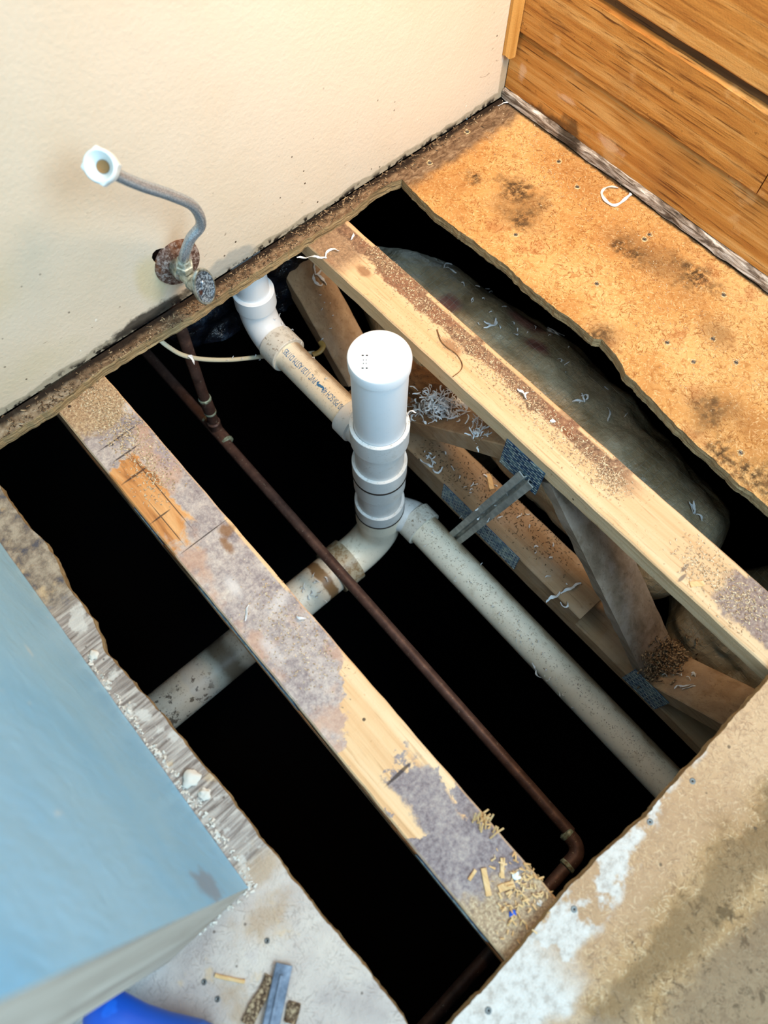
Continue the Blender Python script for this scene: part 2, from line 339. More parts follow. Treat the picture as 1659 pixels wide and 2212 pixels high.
def bands(g, col):
    x, y, z = g.xyz(g.P)
    a = g.math('ABSOLUTE', g.add(g.add(x, .775), g.mul(g.math('SUBTRACT', g.noise(g.P, 30, 3), .5), .02)))
    col = g.mix(g.mul(g.sm(a, .014, .008), .9), col, '#7d5c30')
    b = g.math('ABSOLUTE', g.add(g.add(x, 1.12), g.mul(g.math('SUBTRACT', g.noise(g.P, 20, 3), .5), .05)))
    col = g.mix(g.mul(g.sm(b, .03, .015), .8), col, '#dcdbd4')
    c = g.math('ABSOLUTE', g.add(g.add(x, 1.05), g.mul(g.math('SUBTRACT', g.noise(g.P, 20, 3), .5), .04)))
    col = g.mix(g.mul(g.sm(c, .035, .01), .8), col, '#6a5236')
    return g.mix(g.mul(g.mul(g.sm(x, -1.08, -1.12), g.sm(g.noise(g.P, 45, 4, .7), .57, .62)), .8), col, '#4a3826')
M_TRUNK = pvc('pvc_trunk', '#eae3d2', '#9a8462', .65, dk=bands)
def hubd(g, col): return g.mix(g.mul(g.sm(g.noise(g.P, 60, 5, .7), .46, .58), .8), col, '#87683f')
M_PVCH = pvc('pvc_hub_soiled', '#b7a98f', '#80684a', .9, dk=hubd)
M_BEAD = G('joint_grime').fin('#221a14', .6)
M_PRINT = G('pipe_print').fin('#3f78ad', .6)
M_PRINT2 = G('pipe_print_dull').fin('#5d6257', .7)
M_EMB = G('cap_emboss').fin('#cfdde6', .5)
def copper(name, a, b):
    g = G(name); n = g.noise(g.P, 40, 5, .65); col = g.ramp(n, [(.3, a), (.6, b), (.8, '#8d6a58')])
    col = g.mix(g.mul(g.sm(g.noise(g.P, 150, 3), .64, .70), .4), col, '#a8a08c')
    g.bump(g.noise(g.P, 200, 2), .0004, .3); return g.fin(col, .5, .35, .4)
M_COP = copper('copper_brown', '#43302b', '#624940')
g = G('solder_green'); col = g.ramp(g.noise(g.P, 120, 4), [(.35, '#6a5a44'), (.55, '#8fa08c'), (.7, '#c5c8b4')]); M_SOLD = g.fin(col, .6, .3)
g = G('nail_plate_blue'); n = g.noise(g.P, 60, 4, .6)
col = g.ramp(n, [(.34, '#142c4c'), (.47, '#2c5078'), (.58, '#5c7a88'), (.70, '#a4aca4')]); g.bump(n, .001, .4); M_PLATE = g.fin(col, .45, .25, .5)
g = G('nail_plate_tabs'); n = g.noise(g.P, 90, 4, .6); col = g.ramp(n, [(.35, '#5d7280'), (.55, '#a9aea3'), (.75, '#d8d6c4')]); M_TAB = g.fin(col, .4, .3, .5)
g = G('plate_slot'); M_SLOT = g.fin('#0c1a2c', .7, .0)
g = G('galvanised'); n = g.noise(g.P, 45, 4, .6); col = g.ramp(n, [(.3, '#8f918c'), (.55, '#b8b9b2'), (.75, '#d9dad2')]); M_GALV = g.fin(col, .42, .25, .5)
g = G('braided_steel'); x, y, z = g.xyz(g.O)
wv = g.node('ShaderNodeTexWave', wave_type='BANDS', bands_direction='DIAGONAL'); g.put(wv.inputs['Vector'], g.P); wv.inputs['Scale'].default_value = 260
vr = g.vor(g.P, 620); col = g.mix(g.sm(vr, .3, .6), '#c6d2dc', '#9fabb6'); g.bump(vr, .0003, .4); M_BRAID = g.fin(col, .28, .6, .5)
g = G('chrome_worn'); n = g.noise(g.P, 110, 4, .65); col = g.ramp(n, [(.35, '#6f7369'), (.5, '#a9b0a8'), (.7, '#cfd6d2')]); M_CHROME = g.fin(col, .3, .65, .5)
g = G('brass_verdigris'); n = g.noise(g.P, 130, 4, .65); col = g.ramp(n, [(.35, '#8b9080'), (.5, '#b0b8ac'), (.65, '#cfd8d2')]); M_VERD = g.fin(col, .5, .3, .4)
g = G('rusty_plate'); n = g.noise(g.P, 190, 5, .7); col = g.ramp(n, [(.36, '#43302a'), (.48, '#6f564c'), (.56, '#9c8f88'), (.7, '#c9c6c4')])
col = g.mix(g.mul(g.sm(g.noise(g.P, 40, 3), .52, .62), .6), col, '#7b4a24'); g.bump(n, .0006, .5); M_RUST = g.fin(col, .55, .35, .4)
g = G('handle_pitted'); n = g.noise(g.P, 260, 5, .7); col = g.ramp(n, [(.38, '#2b3038'), (.48, '#66737f'), (.56, '#a9bfd0'), (.7, '#e2ebf0')])
col = g.mix(g.blob((-.741, -.09, .1), (.006, .02, .006), .6, .3, 90), col, '#5b4038'); M_HPIT = g.fin(col, .4, .5, .4)
M_NUT = G('nut_plastic').fin('#e4f2f6', .35, 0, .5)
M_RUB = G('hose_washer').fin('#9c7448', .7)
M_CABLE = pvc('cable_jacket', '#cfc9ae', '#97907a', .3)
M_YEL = pvc('cable_yellowed', '#b3904e', '#7a5e34', .4)
M_SHAVE = G('pvc_shaving'); M_SHAVE = M_SHAVE.fin('#dfe2e4', .5, 0, .4)
g = G('sawdust'); col = g.ramp(g.noise(g.P, 300, 2), [(.35, '#8f765a'), (.5, '#c0a684'), (.65, '#e4d4b4')]); M_DUST = g.fin(col, .9)
g = G('dark_litter'); col = g.ramp(g.noise(g.P, 260, 2), [(.35, '#3c2d20'), (.5, '#705a44'), (.65, '#b39d7c')]); M_LIT = g.fin(col, .9)
g = G('plaster_crumb'); M_CRUMB = g.fin('#dcd6ca', .9)
g = G('foil_film'); x, y, z = g.xyz(g.O); P = g.P
gx = g.math('ABSOLUTE', g.math('SUBTRACT', g.math('FRACT', g.mul(g.add(g.xyz(P)[1], g.mul(g.noise(P, 8, 2), .03)), 70)), .5))
gy = g.math('ABSOLUTE', g.math('SUBTRACT', g.math('FRACT', g.mul(g.add(g.add(g.xyz(P)[0], g.mul(g.xyz(P)[2], .8)), g.mul(g.noise(P, 8, 2), .02)), 70)), .5))
grid = g.mul(g.mx(g.sm(gx, .46, .49), g.sm(gy, .46, .49)), g.sm(g.noise(P, 9, 3), .42, .55))
col = g.ramp(g.noise(P, 7, 5, .65), [(.3, '#524530'), (.45, '#8c7a5c'), (.6, '#ab9c80'), (.75, '#7a6040')])
col = g.mix(g.mul(g.blobs([((-.33, -.47, -.2), (.05, .07, .12)), ((-.40, -.62, -.22), (.06, .08, .12)), ((-.35, -.02, -.2), (.08, .06, .12))], soft=.9, jit=.6, js=18), .8), col, '#6a4d20')
col = g.mix(g.mul(g.blobs([((-.29, -.18, -.2), (.03, .035, .1)), ((-.20, -.31, -.2), (.03, .07, .1)), ((-.24, -.37, -.2), (.02, .04, .1))], soft=.6, jit=.4, js=25), .7), col, '#7a3c40')
col = g.mix(g.mul(grid, .55), col, '#c9c5b2')
g.bump(g.add(g.noise(P, 22, 5, .6), g.mul(grid, .15)), .012, .8); M_FOIL = g.fin(col, .38, .05, .5)
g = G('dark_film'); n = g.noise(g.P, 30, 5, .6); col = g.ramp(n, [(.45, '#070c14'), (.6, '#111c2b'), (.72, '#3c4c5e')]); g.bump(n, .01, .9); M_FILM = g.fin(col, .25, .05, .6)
M_GROUND = G('ground_shade_black').fin('#050507', .9, 0, .05)  # unlit depth under the floor put into a near-black colour
M_CRAWL = G('crawl_wall').fin('#0a0908', .95, 0, .05)  # crawl-space darkness put into this colour too
M_SCREW = G('screw_head').fin('#6b6a66', .45, .6, .4)
M_RING = G('screw_burr').fin('#e0c595', .8)
M_HOLE = G('dark_hole').fin('#0c0908', .9, 0, .05)
g = G('base_strip'); n = g.noise(g.sc(g.P, 60, 13, 90), 1, 5, .65, 1.2)
col = g.ramp(n, [(.30, '#2c241e'), (.42, '#75675a'), (.52, '#b3a99e'), (.64, '#ebe6de')])
col = g.mix(g.mul(g.blob((0, -.17, .01), (.1, .035, .1), .6, .6, 50), .85), col, '#2e2418'); g.bump(n, .003, .7); M_STRIP = g.fin(col, .8)
g = G('handle_blue'); col = g.mix(g.sm(g.noise(g.P, 30, 2), .6, .66), '#1450b8', '#1a63d0'); M_BLUE = g.fin(col, .4, 0, .5)
g = G('bar_steel'); n = g.noise(g.P, 60, 4, .6); col = g.ramp(n, [(.3, '#5a6473'), (.55, '#8b96a6'), (.75, '#aeb8c6')]); M_BAR = g.fin(col, .4, .6, .5)

# ------------------------------------------------------------------ object helpers
def tag(o, label=None, cat=None, group=None, kind=None):
    if label: o['label'] = label
    if cat: o['category'] = cat
    if group: o['group'] = group
    if kind: o['kind'] = kind
    return o
def empty(name, loc=(0, 0, 0)):
    o = bpy.data.objects.new(name, None); COL.objects.link(o); o.location = loc; o.empty_display_size = .05; return o
def obj(name, bm, mats, parent=None, smooth=False, off=None):
    """one mesh object; vertices given in world space, origin kept at the parent's"""
    if not isinstance(mats, (list, tuple)): mats = [mats]
    bmesh.ops.recalc_face_normals(bm, faces=bm.faces)
    o0 = Vector(parent_loc(parent)) if parent else (Vector(off) if off else Vector((0, 0, 0)))
    for v in bm.verts: v.co -= o0
    me = bpy.data.meshes.new(name); bm.to_mesh(me); bm.free()
    for m in mats: me.materials.append(m)
    if smooth:
        for p in me.polygons: p.use_smooth = True
        try: me.set_sharp_from_angle(angle=math.radians(38))
        except Exception: pass
    o = bpy.data.objects.new(name, me); COL.objects.link(o)
    if parent: o.parent = parent
    elif off: o.location = off
    return o
def parent_loc(p):
    v = Vector((0, 0, 0))
    while p: v += Vector(p.location); p = p.parent
    return v
def box(bm, lo, hi, mi=0, bev=0.0):
    r = bmesh.ops.create_cube(bm, size=1.0); vs = r['verts']
    for v in vs: v.co = Vector([lo[i] + (v.co[i] + .5) * (hi[i] - lo[i]) for i in range(3)])
    fs = {f for v in vs for f in v.link_faces}
    for f in fs: f.material_index = mi
    if bev: bmesh.ops.bevel(bm, geom=list({e for f in fs for e in f.edges}), offset=bev, segments=2, affect='EDGES')
def frame(t):
    t = t.normalized(); a = Vector((0, 0, 1)) if abs(t.z) < .9 else Vector((0, 1, 0))
    u = t.cross(a).normalized(); return u, t.cross(u).normalized()
def sweep(bm, pts, rad, n=32, caps=True, mi=0, ecc=1.0):
    """round section swept on a polyline, a radius per point"""
    pts = [Vector(p) for p in pts]; rings = []; u = None
    for i, p in enumerate(pts):
        a = pts[max(i - 1, 0)]; b = pts[min(i + 1, len(pts) - 1)]
        t = (b - a)
        if t.length < 1e-9: t = (pts[-1] - pts[0])
        t.normalize()
        if u is None: u, _ = frame(t)
        u = (u - t * u.dot(t)).normalized(); v = t.cross(u)
        r = rad[i] if isinstance(rad, (list, tuple)) else rad
        rings.append([bm.verts.new(p + (u * math.cos(2 * PI * k / n) + v * math.sin(2 * PI * k / n) * ecc) * r) for k in range(n)])
    for A, B in zip(rings, rings[1:]):
        for k in range(n):
            f = bm.faces.new((A[k], A[(k+1) % n], B[(k+1) % n], B[k])); f.material_index = mi
    if caps:
        for R in (rings[0], rings[-1]):
            f = bm.faces.new(R); f.material_index = mi
    return rings
def axial(bm, origin, d, prof, n=40, mi=0, caps=True):
    """turned piece: prof = [(distance along d, radius)]"""
    o = Vector(origin); d = Vector(d).normalized(); u, v = frame(d); rings = []
    for s, r in prof:
        rings.append([bm.verts.new(o + d * s + (u * math.cos(2 * PI * k / n) + v * math.sin(2 * PI * k / n)) * r) for k in range(n)])
    for A, B in zip(rings, rings[1:]):
        for k in range(n):
            f = bm.faces.new((A[k], A[(k+1) % n], B[(k+1) % n], B[k])); f.material_index = mi
    if caps:
        for R in (rings[0], rings[-1]):
            f = bm.faces.new(R); f.material_index = mi
def bez(p, n=24):
    """Catmull-Rom through points"""
    p = [Vector(q) for q in p]; q = [p[0] * 2 - p[1]] + p + [p[-1] * 2 - p[-2]]; out = []
    for i in range(1, len(q) - 2):
        for k in range(n):
            t = k / n
            out.append(.5 * ((2 * q[i]) + (q[i+1] - q[i-1]) * t + (2 * q[i-1] - 5 * q[i] + 4 * q[i+1] - q[i+2]) * t * t + (3 * q[i] - q[i-1] - 3 * q[i+1] + q[i+2]) * t ** 3))
    out.append(p[-1]); return out
def board(bm, a, b, wd, wdt, th, bev=.0018, seg=None, jit=.0006, mi=0, seed=0, wane=0):
    """sawn board from a to b (centre of its section), wd = width direction, slightly uneven edges"""
    a, b = Vector(a), Vector(b); t = (b - a).normalized(); wd = Vector(wd); wd = (wd - t * wd.dot(t)).normalized(); nd = wd.cross(t).normalized()
    L = (b - a).length; seg = seg or max(2, int(L / .02)); h = wdt / 2; k = th / 2
    sec = [(-h, -k + bev), (-h + bev, -k), (h - bev, -k), (h, -k + bev), (h, k - bev), (h - bev, k), (-h + bev, k), (-h, k - bev)]
    if wane: sec = [(-h + .002, -k + bev), (-h + bev, -k), (h - bev, -k), (h, -k + bev), (h, k - bev), (h - bev, k), (-h + .014, k), (-h + .004, k - .012)]
    rings = []
    for i in range(seg + 1):
        p = a + (b - a) * (i / seg); R = []
        for q, (x, y) in enumerate(sec):
            co = p + wd * x + nd * y
            if 0 < i < seg:
                nv = mn.noise_vector(co * 38 + Vector((seed, seed, 0)))
                co = co + (wd * nv.x + nd * nv.y) * jit * (3.0 if wane and q > 5 else 1)
            R.append(bm.verts.new(co))
        rings.append(R)
    for A, B in zip(rings, rings[1:]):
        for q in range(8):
            f = bm.faces.new((A[q], A[(q+1) % 8], B[(q+1) % 8], B[q])); f.material_index = mi
    bm.faces.new(rings[0]).material_index = mi; bm.faces.new(rings[-1]).material_index = mi
def rough_line(pts, step=.004, amp=.0025, seed=0.0, closed=False):
    out = []
    n = len(pts)
    for i in range(n - 1):
        a, b = Vector(pts[i]), Vector(pts[i+1]); L = (b - a).length; k = max(1, int(L / step))
        for j in range(k): out.append(a + (b - a) * (j / k))
    out.append(Vector(pts[-1])); res = []
    for i, p in enumerate(out):
        v = mn.noise_vector(Vector((p.x * 60 + seed, p.y * 60, 0))) * amp + mn.noise_vector(Vector((p.x * 260, p.y * 260, seed))) * amp * .5
        res.append(Vector((p.x + v.x, p.y + v.y, 0)) if 0 < i < len(out) - 1 else Vector((p.x, p.y, 0)))
    return res
def slab(name, loop, z0, z1, mat, parent=None):
    """board with a given outline (xy), its cut sides slightly ragged"""
    bm = bmesh.new(); seen = []
    for p in loop:
        if not seen or (p - seen[-1]).length > 1e-4: seen.append(p)
    if (seen[0] - seen[-1]).length < 1e-4: seen.pop()
    lv = 4; rows = []
    for k in range(lv + 1):
        z = z1 + (z0 - z1) * k / lv; row = []
        for p in seen:
            v = mn.noise_vector(Vector((p.x * 90, p.y * 90, z * 300))) * (.0012 if 0 < k else .0)
            row.append(bm.verts.new((p.x + v.x, p.y + v.y, z)))
        rows.append(row)
    n = len(seen)
    for A, B in zip(rows, rows[1:]):
        for i in range(n): bm.faces.new((A[i], A[(i+1) % n], B[(i+1) % n], B[i]))
    for R in (rows[0], rows[-1]):
        es = [e for e in {e for v in R for e in v.link_edges} if e.verts[0] in R and e.verts[1] in R]
        bmesh.ops.triangle_fill(bm, edges=es, use_beauty=True)
    return obj(name, bm, mat, parent)

# ------------------------------------------------------------------ the setting
TH = .019
hole_R = [Zp(x, y, -TH) for x, y in [(866.6,405),(891,430),(937.5,476.6),(984,512.4),(1017.7,535.6),(1047,561),(1093.6,592.6),(1127.4,628.5),(1148.5,645.4),(1190.7,679),(1238,713),(1278,747),(1294,749),(1330,791),(1345.6,822),(1381,858),(1437,918),(1485,965.5),(1536,1009),(1576,1051),(1612,1077),(1659,1120),(1710,1160)]]
hole_B = [Zp(x, y, -TH) for x, y in [(0,971.5),(63,931),(122,897),(223.6,815),(274,784),(353,735),(420.7,697),(480,655),(564,600),(598,579),(655,540),(756,476.6),(802.5,438.6),(836,417.5),(866.6,405)]]
hole_F = [Zp(x, y, -TH) for x, y in [(1000,2171),(1095,2072),(1210.6,1925),(1294,1842),(1377,1770),(1413,1726.5),(1465,1671),(1516,1619),(1556,1571.5),(1604,1520),(1650,1467)]]
hole_L = [Zp(x, y, -TH) for x, y in [(0,1045),(25,1083),(67.5,1142),(105.5,1176),(133,1218),(148,1256),(169,1294),(188,1311),(207,1341),(224,1374.5),(236,1412),(270,1450),(312,1497),(371,1564.6),(422,1628),(498,1716.5),(561,1801),(599,1847),(690,1965),(783,2075),(871,2189)]]
V2 = lambda x, y: Vector((x, y, 0))
yR = hole_R[-1].y; xR = hole_R[-1].x
# chipboard: strip under the painted wall running into the broad panel beside the boarded wall
loop = rough_line([V2(-1.6, -.0485)] + [V2(p.x, p.y) for p in hole_B] + [V2(p.x, p.y) for p in hole_R[1:]] + [V2(-.335, -.995)], amp=.0022, seed=1)
loop += [V2(-.335, -1.002), V2(-.001, -1.002), V2(-.001, -.001), V2(-1.6, -.001)]
fl_r = tag(slab('floor', loop, -TH, 0, M_CHIP), 'orange brown chipboard panel along the boarded wall, running into a dark rotten strip under the cream wall', kind='structure')
# front panel
loop = rough_line([V2(-1.134, -1.004)] + [V2(p.x, p.y) for p in hole_F] + [V2(-.42, -1.006), V2(-.335, -1.004)], amp=.002, seed=5)
loop += [V2(-.001, -1.004), V2(-.001, -2.4), V2(-1.134, -2.4)]
fl_f = tag(slab('floor', loop, -TH, 0, M_FRONT), 'stained tan chipboard panel with white patches in front of the hole', kind='structure')
# left panel
loop = rough_line([V2(-1.12, -.0495)] + [V2(hole_L[0].x - .006, -.07)] + [V2(p.x, p.y) for p in hole_L] + [V2(-1.136, -1.0)], amp=.0022, seed=9)
loop += [V2(-1.136, -2.4), V2(-2.2, -2.4), V2(-2.2, -.0495)]
fl_l = tag(slab('floor', loop, -TH, 0, M_LEFT), 'pale grey dusty panel left of the hole, under the left partition', kind='structure')

# painted wall with a rough hole where the supply pipe comes through
bm = bmesh.new()
esc = Vector((-.728, 0, .0865))
gapc = [(-.7425 + math.cos(a) * .0205 * (1 + .22 * math.sin(3 * a + 1)), .1005 + math.sin(a) * .0205 * (1 + .22 * math.sin(3 * a + 1))) for a in [2 * PI * k / 22 for k in range(22)]]
def wall_with_hole(bm, x0, x1, z0, z1, loop, y, depth):
    out = [bm.verts.new((x, y, z)) for x, z in ((x0, z0), (x1, z0), (x1, z1), (x0, z1))]
    inn = [bm.verts.new((x, y, z)) for x, z in loop]; inb = [bm.verts.new((x, y + depth, z)) for x, z in loop]
    es = [bm.edges.new((out[i], out[(i+1) % 4])) for i in range(4)] + [bm.edges.new((inn[i], inn[(i+1) % len(inn)])) for i in range(len(inn))]
    bmesh.ops.triangle_fill(bm, edges=es, use_beauty=True)
    n = len(inn)
    for i in range(n): bm.faces.new((inn[i], inn[(i+1) % n], inb[(i+1) % n], inb[i]))
wall_with_hole(bm, -1.6, -.0005, .0025, 2.4, gapc, 0, .0127)
o = obj('wall_back', bm, M_WALL); tag(o, 'cream painted wall with scuffs and mould along its foot', kind='structure')
bm = bmesh.new(); box(bm, (-1.6, .0135, .0), (.0, .11, 2.4)); 
bm2 = bmesh.new()
# wall core is open where the pipes rise: two blocks either side
bm.free(); bm = bmesh.new()
box(bm, (-1.6, .09, -.045), (.12, .11, 2.4)); box(bm, (-1.6, .0135, 2.3), (.12, .09, 2.4)); box(bm, (-.5, .0135, .0), (.0, .09, .036)); box(bm, (-1.6, .0135, .0), (-.85, .09, .036))
o = obj('wall_core', bm, M_CRAWL); tag(o, kind='structure')
# partition to the left
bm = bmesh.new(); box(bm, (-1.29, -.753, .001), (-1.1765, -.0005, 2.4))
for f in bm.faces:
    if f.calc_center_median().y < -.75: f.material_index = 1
o = obj('wall_left', bm, [M_PART, M_END]); tag(o, 'painted partition, blue daylight put into its colour, with a raw grey end', kind='structure')
# boarded wall to the right
bounds = [(.018, .127, .000, 0, -2.4, -.001), (.131, .246, -.005, 1, -.519, -.001), (.131, .246, -.005, 3, -2.4, -.521), (.262, .392, -.006, 2, -2.4, -.001)]
bmb = bmesh.new(); board(bmb, (.012, -2.4, .254), (.012, -.001, .254), (0, 0, 1), .022, .012, seg=60)
z = .396; k = 3
bw = empty('wall_right', (0, -.3, 0)); tag(bw, 'wall of old horizontal orange brown boards with dark gaps', kind='structure')
while z < 2.4: bounds.append((z, z + .13, -.004, k % 4, -2.4, -.001)); z += .134; k += 1
obj('gap_batten', bmb, M_BLOCK, bw)
for z0, z1, xo, mi, y0, y1 in bounds:
    bm = bmesh.new(); board(bm, (xo + .0095, y0, (z0 + z1) / 2), (xo + .0095, y1, (z0 + z1) / 2), (0, 0, 1), z1 - z0, .019, bev=.004, seg=90, jit=.0009, seed=mi * 3)
    obj('board', bm, M_BOARD[mi], bw)
bm = bmesh.new(); box(bm, (.0205, -2.4, -.3), (.12, 0.1, 2.4)); tag(obj('wall_right_backing', bm, M_CRAWL), kind='structure')
bm = bmesh.new(); board(bm, (-.0005, -2.4, .0105), (-.0005, -.002, .0105), (0, 0, 1), .020, .012, bev=.003, seg=220, jit=.003, seed=12)
o = obj('baseboard_right', bm, M_STRIP); tag(o, 'flaking white and black strip at the foot of the boarded wall', kind='structure')
bm = bmesh.new(); sec = [(-.022, -.0006), (-.022, -.007), (-.016, -.0125), (-.009, -.017), (-.0065, -.018), (-.0065, -.0006)]
R0 = [bm.verts.new((x, y, .089 + (.003 if i in (0, 1) else 0) + (.002 * math.sin(i * 2.1)))) for i, (x, y) in enumerate(sec)]; R1 = [bm.verts.new((x, y, 2.4)) for x, y in sec]
for i in range(len(sec)): bm.faces.new((R0[i], R0[(i+1) % 6], R1[(i+1) % 6], R1[i]))
bm.faces.new(R0); bm.faces.new(R1)
o = obj('trim_1', bm, M_TRIM); tag(o, 'wooden corner moulding cut off above the floor', kind='structure')
# ground and crawl space
bm = bmesh.new(); box(bm, (-2.3, -2.5, -1.45), (.2, .7, -1.4)); tag(obj('ground', bm, M_GROUND), 'ground deep under the floor, the darkness there put into its colour', kind='structure')
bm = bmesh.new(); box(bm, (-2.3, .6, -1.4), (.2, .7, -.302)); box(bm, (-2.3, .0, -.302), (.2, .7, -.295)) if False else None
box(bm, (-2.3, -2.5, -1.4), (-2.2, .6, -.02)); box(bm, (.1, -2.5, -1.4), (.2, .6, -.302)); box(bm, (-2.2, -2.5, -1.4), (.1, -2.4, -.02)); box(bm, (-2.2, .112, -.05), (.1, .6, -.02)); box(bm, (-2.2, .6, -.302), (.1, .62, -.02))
tag(obj('wall_crawl_light_block', bm, M_CRAWL), kind='structure')  # unseen walls, added to keep sky light from leaking in under the floor
# screws in the panels: a burred ring and a sunk head, children of the floor they hold
def screw(px, py, par, r=.0042, ring=True):
    p = Zp(px, py, 0); bm = bmesh.new()
    if ring:
        n = 22; R = []
        for k in range(n):
            a = 2 * PI * k / n; rr = r * (1.35 + .5 * mn.noise(Vector((px, py, a * 2))))
            R.append([bm.verts.new((p.x + math.cos(a) * q, p.y + math.sin(a) * q, h)) for q, h in ((rr, .0002), (rr * .86, .0014 + .0006 * math.sin(a * 3 + px)), (r * 1.0, .0003))])
        for k in range(n):
            A, B = R[k], R[(k+1) % n]
            if mn.noise(Vector((px * .3, a, k * .21))) > -.2:
                for j in (0, 1): bm.faces.new((A[j], B[j], B[j+1], A[j+1]))
    axial(bm, (p.x, p.y, -.0004), (0, 0, 1), [(0, r * .85), (.0007, r * .8), (.0010, r * .55), (.0004, r * .22)], 16, mi=1)
    obj('screw', bm, [M_RING, M_SCREW], par, True)
for px, py in [(1114,507),(1289,613),(1441,740),(1498,782),(1590,783),(1600,978),(1207,349),(1247,404),(1403,507),(1563,637),(1009,285),(928,352),(1392,517),(1540,732)]: screw(px, py, fl_r)
for px, py in [(1496,1687),(1240,1964),(1055,2183),(1404,1775)]: screw(px, py, fl_f, .0048, False)
for px, py in [(441,2121),(470,2158),(577,2032)]: screw(px, py, fl_l, .004, False)

# ------------------------------------------------------------------ floor trusses
def plate(par, x, y0, y1, z0, z1, skew=0.0, side=-1):
    """pressed nail plate on a truss side"""
    bm = bmesh.new(); t = .0012
    box(bm, (x - t, y0, z0), (x, y1, z1), 0)
    ny = max(1, int((y1 - y0) / .0150)); nz = max(2, int((z1 - z0) / .0062))
    for j in range(nz):
        for i in range(ny + 1):
            cy = y0 + (i + (.5 if j % 2 else 0)) * (y1 - y0) / ny; cz = z0 + (j + .5) * (z1 - z0) / nz; hl = .0056
            a_, b_ = max(cy - hl, y0 + .0006), min(cy + hl, y1 - .0006)
            if b_ - a_ < .003: continue
            box(bm, (x - t - .0002, a_, cz - .0014), (x - t + .0002, b_, cz + .0004), 2)
            box(bm, (x - t - .0009, a_, cz + .0004), (x - t + .0002, b_, cz + .0014), 1)
    return obj('nail_plate', bm, [M_PLATE, M_TAB, M_SLOT], par)
def truss(name, x0, x1, mc, label, y_lo, webs, plates, scab=None, mw=M_WEB, ye=.55):
    r = empty(name, ((x0 + x1) / 2, -.5, -.44)); tag(r, label, 'floor joist'); xc = (x0 + x1) / 2; w = x1 - x0
    bm = bmesh.new(); board(bm, (xc, y_lo, -.0355), (xc, .088, -.0355), (1, 0, 0), w, .037, bev=.0022, seg=160, jit=.0009, seed=x0); obj('top_chord', bm, mc, r)
    bm = bmesh.new(); board(bm, (xc, y_lo, -.4235), (xc, ye, -.4235), (1, 0, 0), w, .037, seg=120, jit=.0008, seed=3); obj('bottom_chord', bm, mw, r)
    for k, (ya, za, yb, zb, m_, wane) in enumerate(webs):
        bm = bmesh.new(); board(bm, (xc, ya, za), (xc, yb, zb), (1, 0, 0), w - .002, .036, seg=40, jit=.0009, seed=k * 4 + x0, wane=wane); obj('web', bm, m_, r)
    if scab:
        bm = bmesh.new(); board(bm, (xc - .001, scab[0], -.3852), (xc - .001, scab[1], -.3852), (1, 0, 0), w, .037, seg=60, jit=.0007, seed=7); obj('packing_board', bm, mw, r)
    for p in plates: plate(r, x0 - .0004, *p)
    return r
tr = truss('floor_truss', -.503, -.414, M_CHR, 'open web timber truss right of the white capped pipe, brown sawdust band on top', -1.9,
      [(.20, -.058, -.105, -.368, M_WEB, 0), (-.20, -.376, -.545, -.066, M_WEB, 0), (-.600, -.075, -.925, -.375, M_WEBG, 1), (-.955, -.378, -1.29, -.075, M_WEB, 0), (-1.33, -.075, -1.6, -.385, M_WEB, 0)],
      [(-.601, -.519, -.1165, -.0395), (-.627, -.414, -.428, -.364), (-.992, -.913, -.429, -.353), (-.30, -.24, -.43, -.36)], scab=(-.785, -.13), ye=-.10)
bm = bmesh.new(); board(bm, Xp(868, 806, -.452), Xp(966, 862, -.452), (1, 0, 0), .055, .034, seg=20, jit=.004, seed=5); obj('dark_block', bm, M_BLOCK, tr)
tl = truss('floor_truss', -1.0045, -.9135, M_CHL, 'timber truss left of the white capped pipe, top saw-scored and grey with glue', -1.9,
      [(-.12, -.385, .08, -.075, M_WEB, 0), (-.16, -.385, -.44, -.078, M_WEB, 0), (-.50, -.075, -.80, -.385, M_WEB, 0), (-.84, -.385, -1.15, -.075, M_WEB, 0)],
      [(-.62, -.40, -.085, -.032), (-.985, -.86, -.095, -.045), (-.30, -.24, -.07, -.03)])
# splinters lifting from the left truss's edge are one crust part
bm = bmesh.new()
for k in range(26):
    y = -.875 - .03 * rnd.random(); x = -.915 - .018 * rnd.random(); a = rnd.uniform(-1, 1); L = rnd.uniform(.006, .02)
    p = Vector((x, y, -.016)); q = p + Vector((math.cos(a) * L * .6, math.sin(a) * L * .6, L * rnd.uniform(.2, .9)))
    board(bm, p, q, (0, 1, 0), .0022, .0009, bev=.0002, seg=2)
obj('splintered_edge', bm, M_SPLINT, tl)

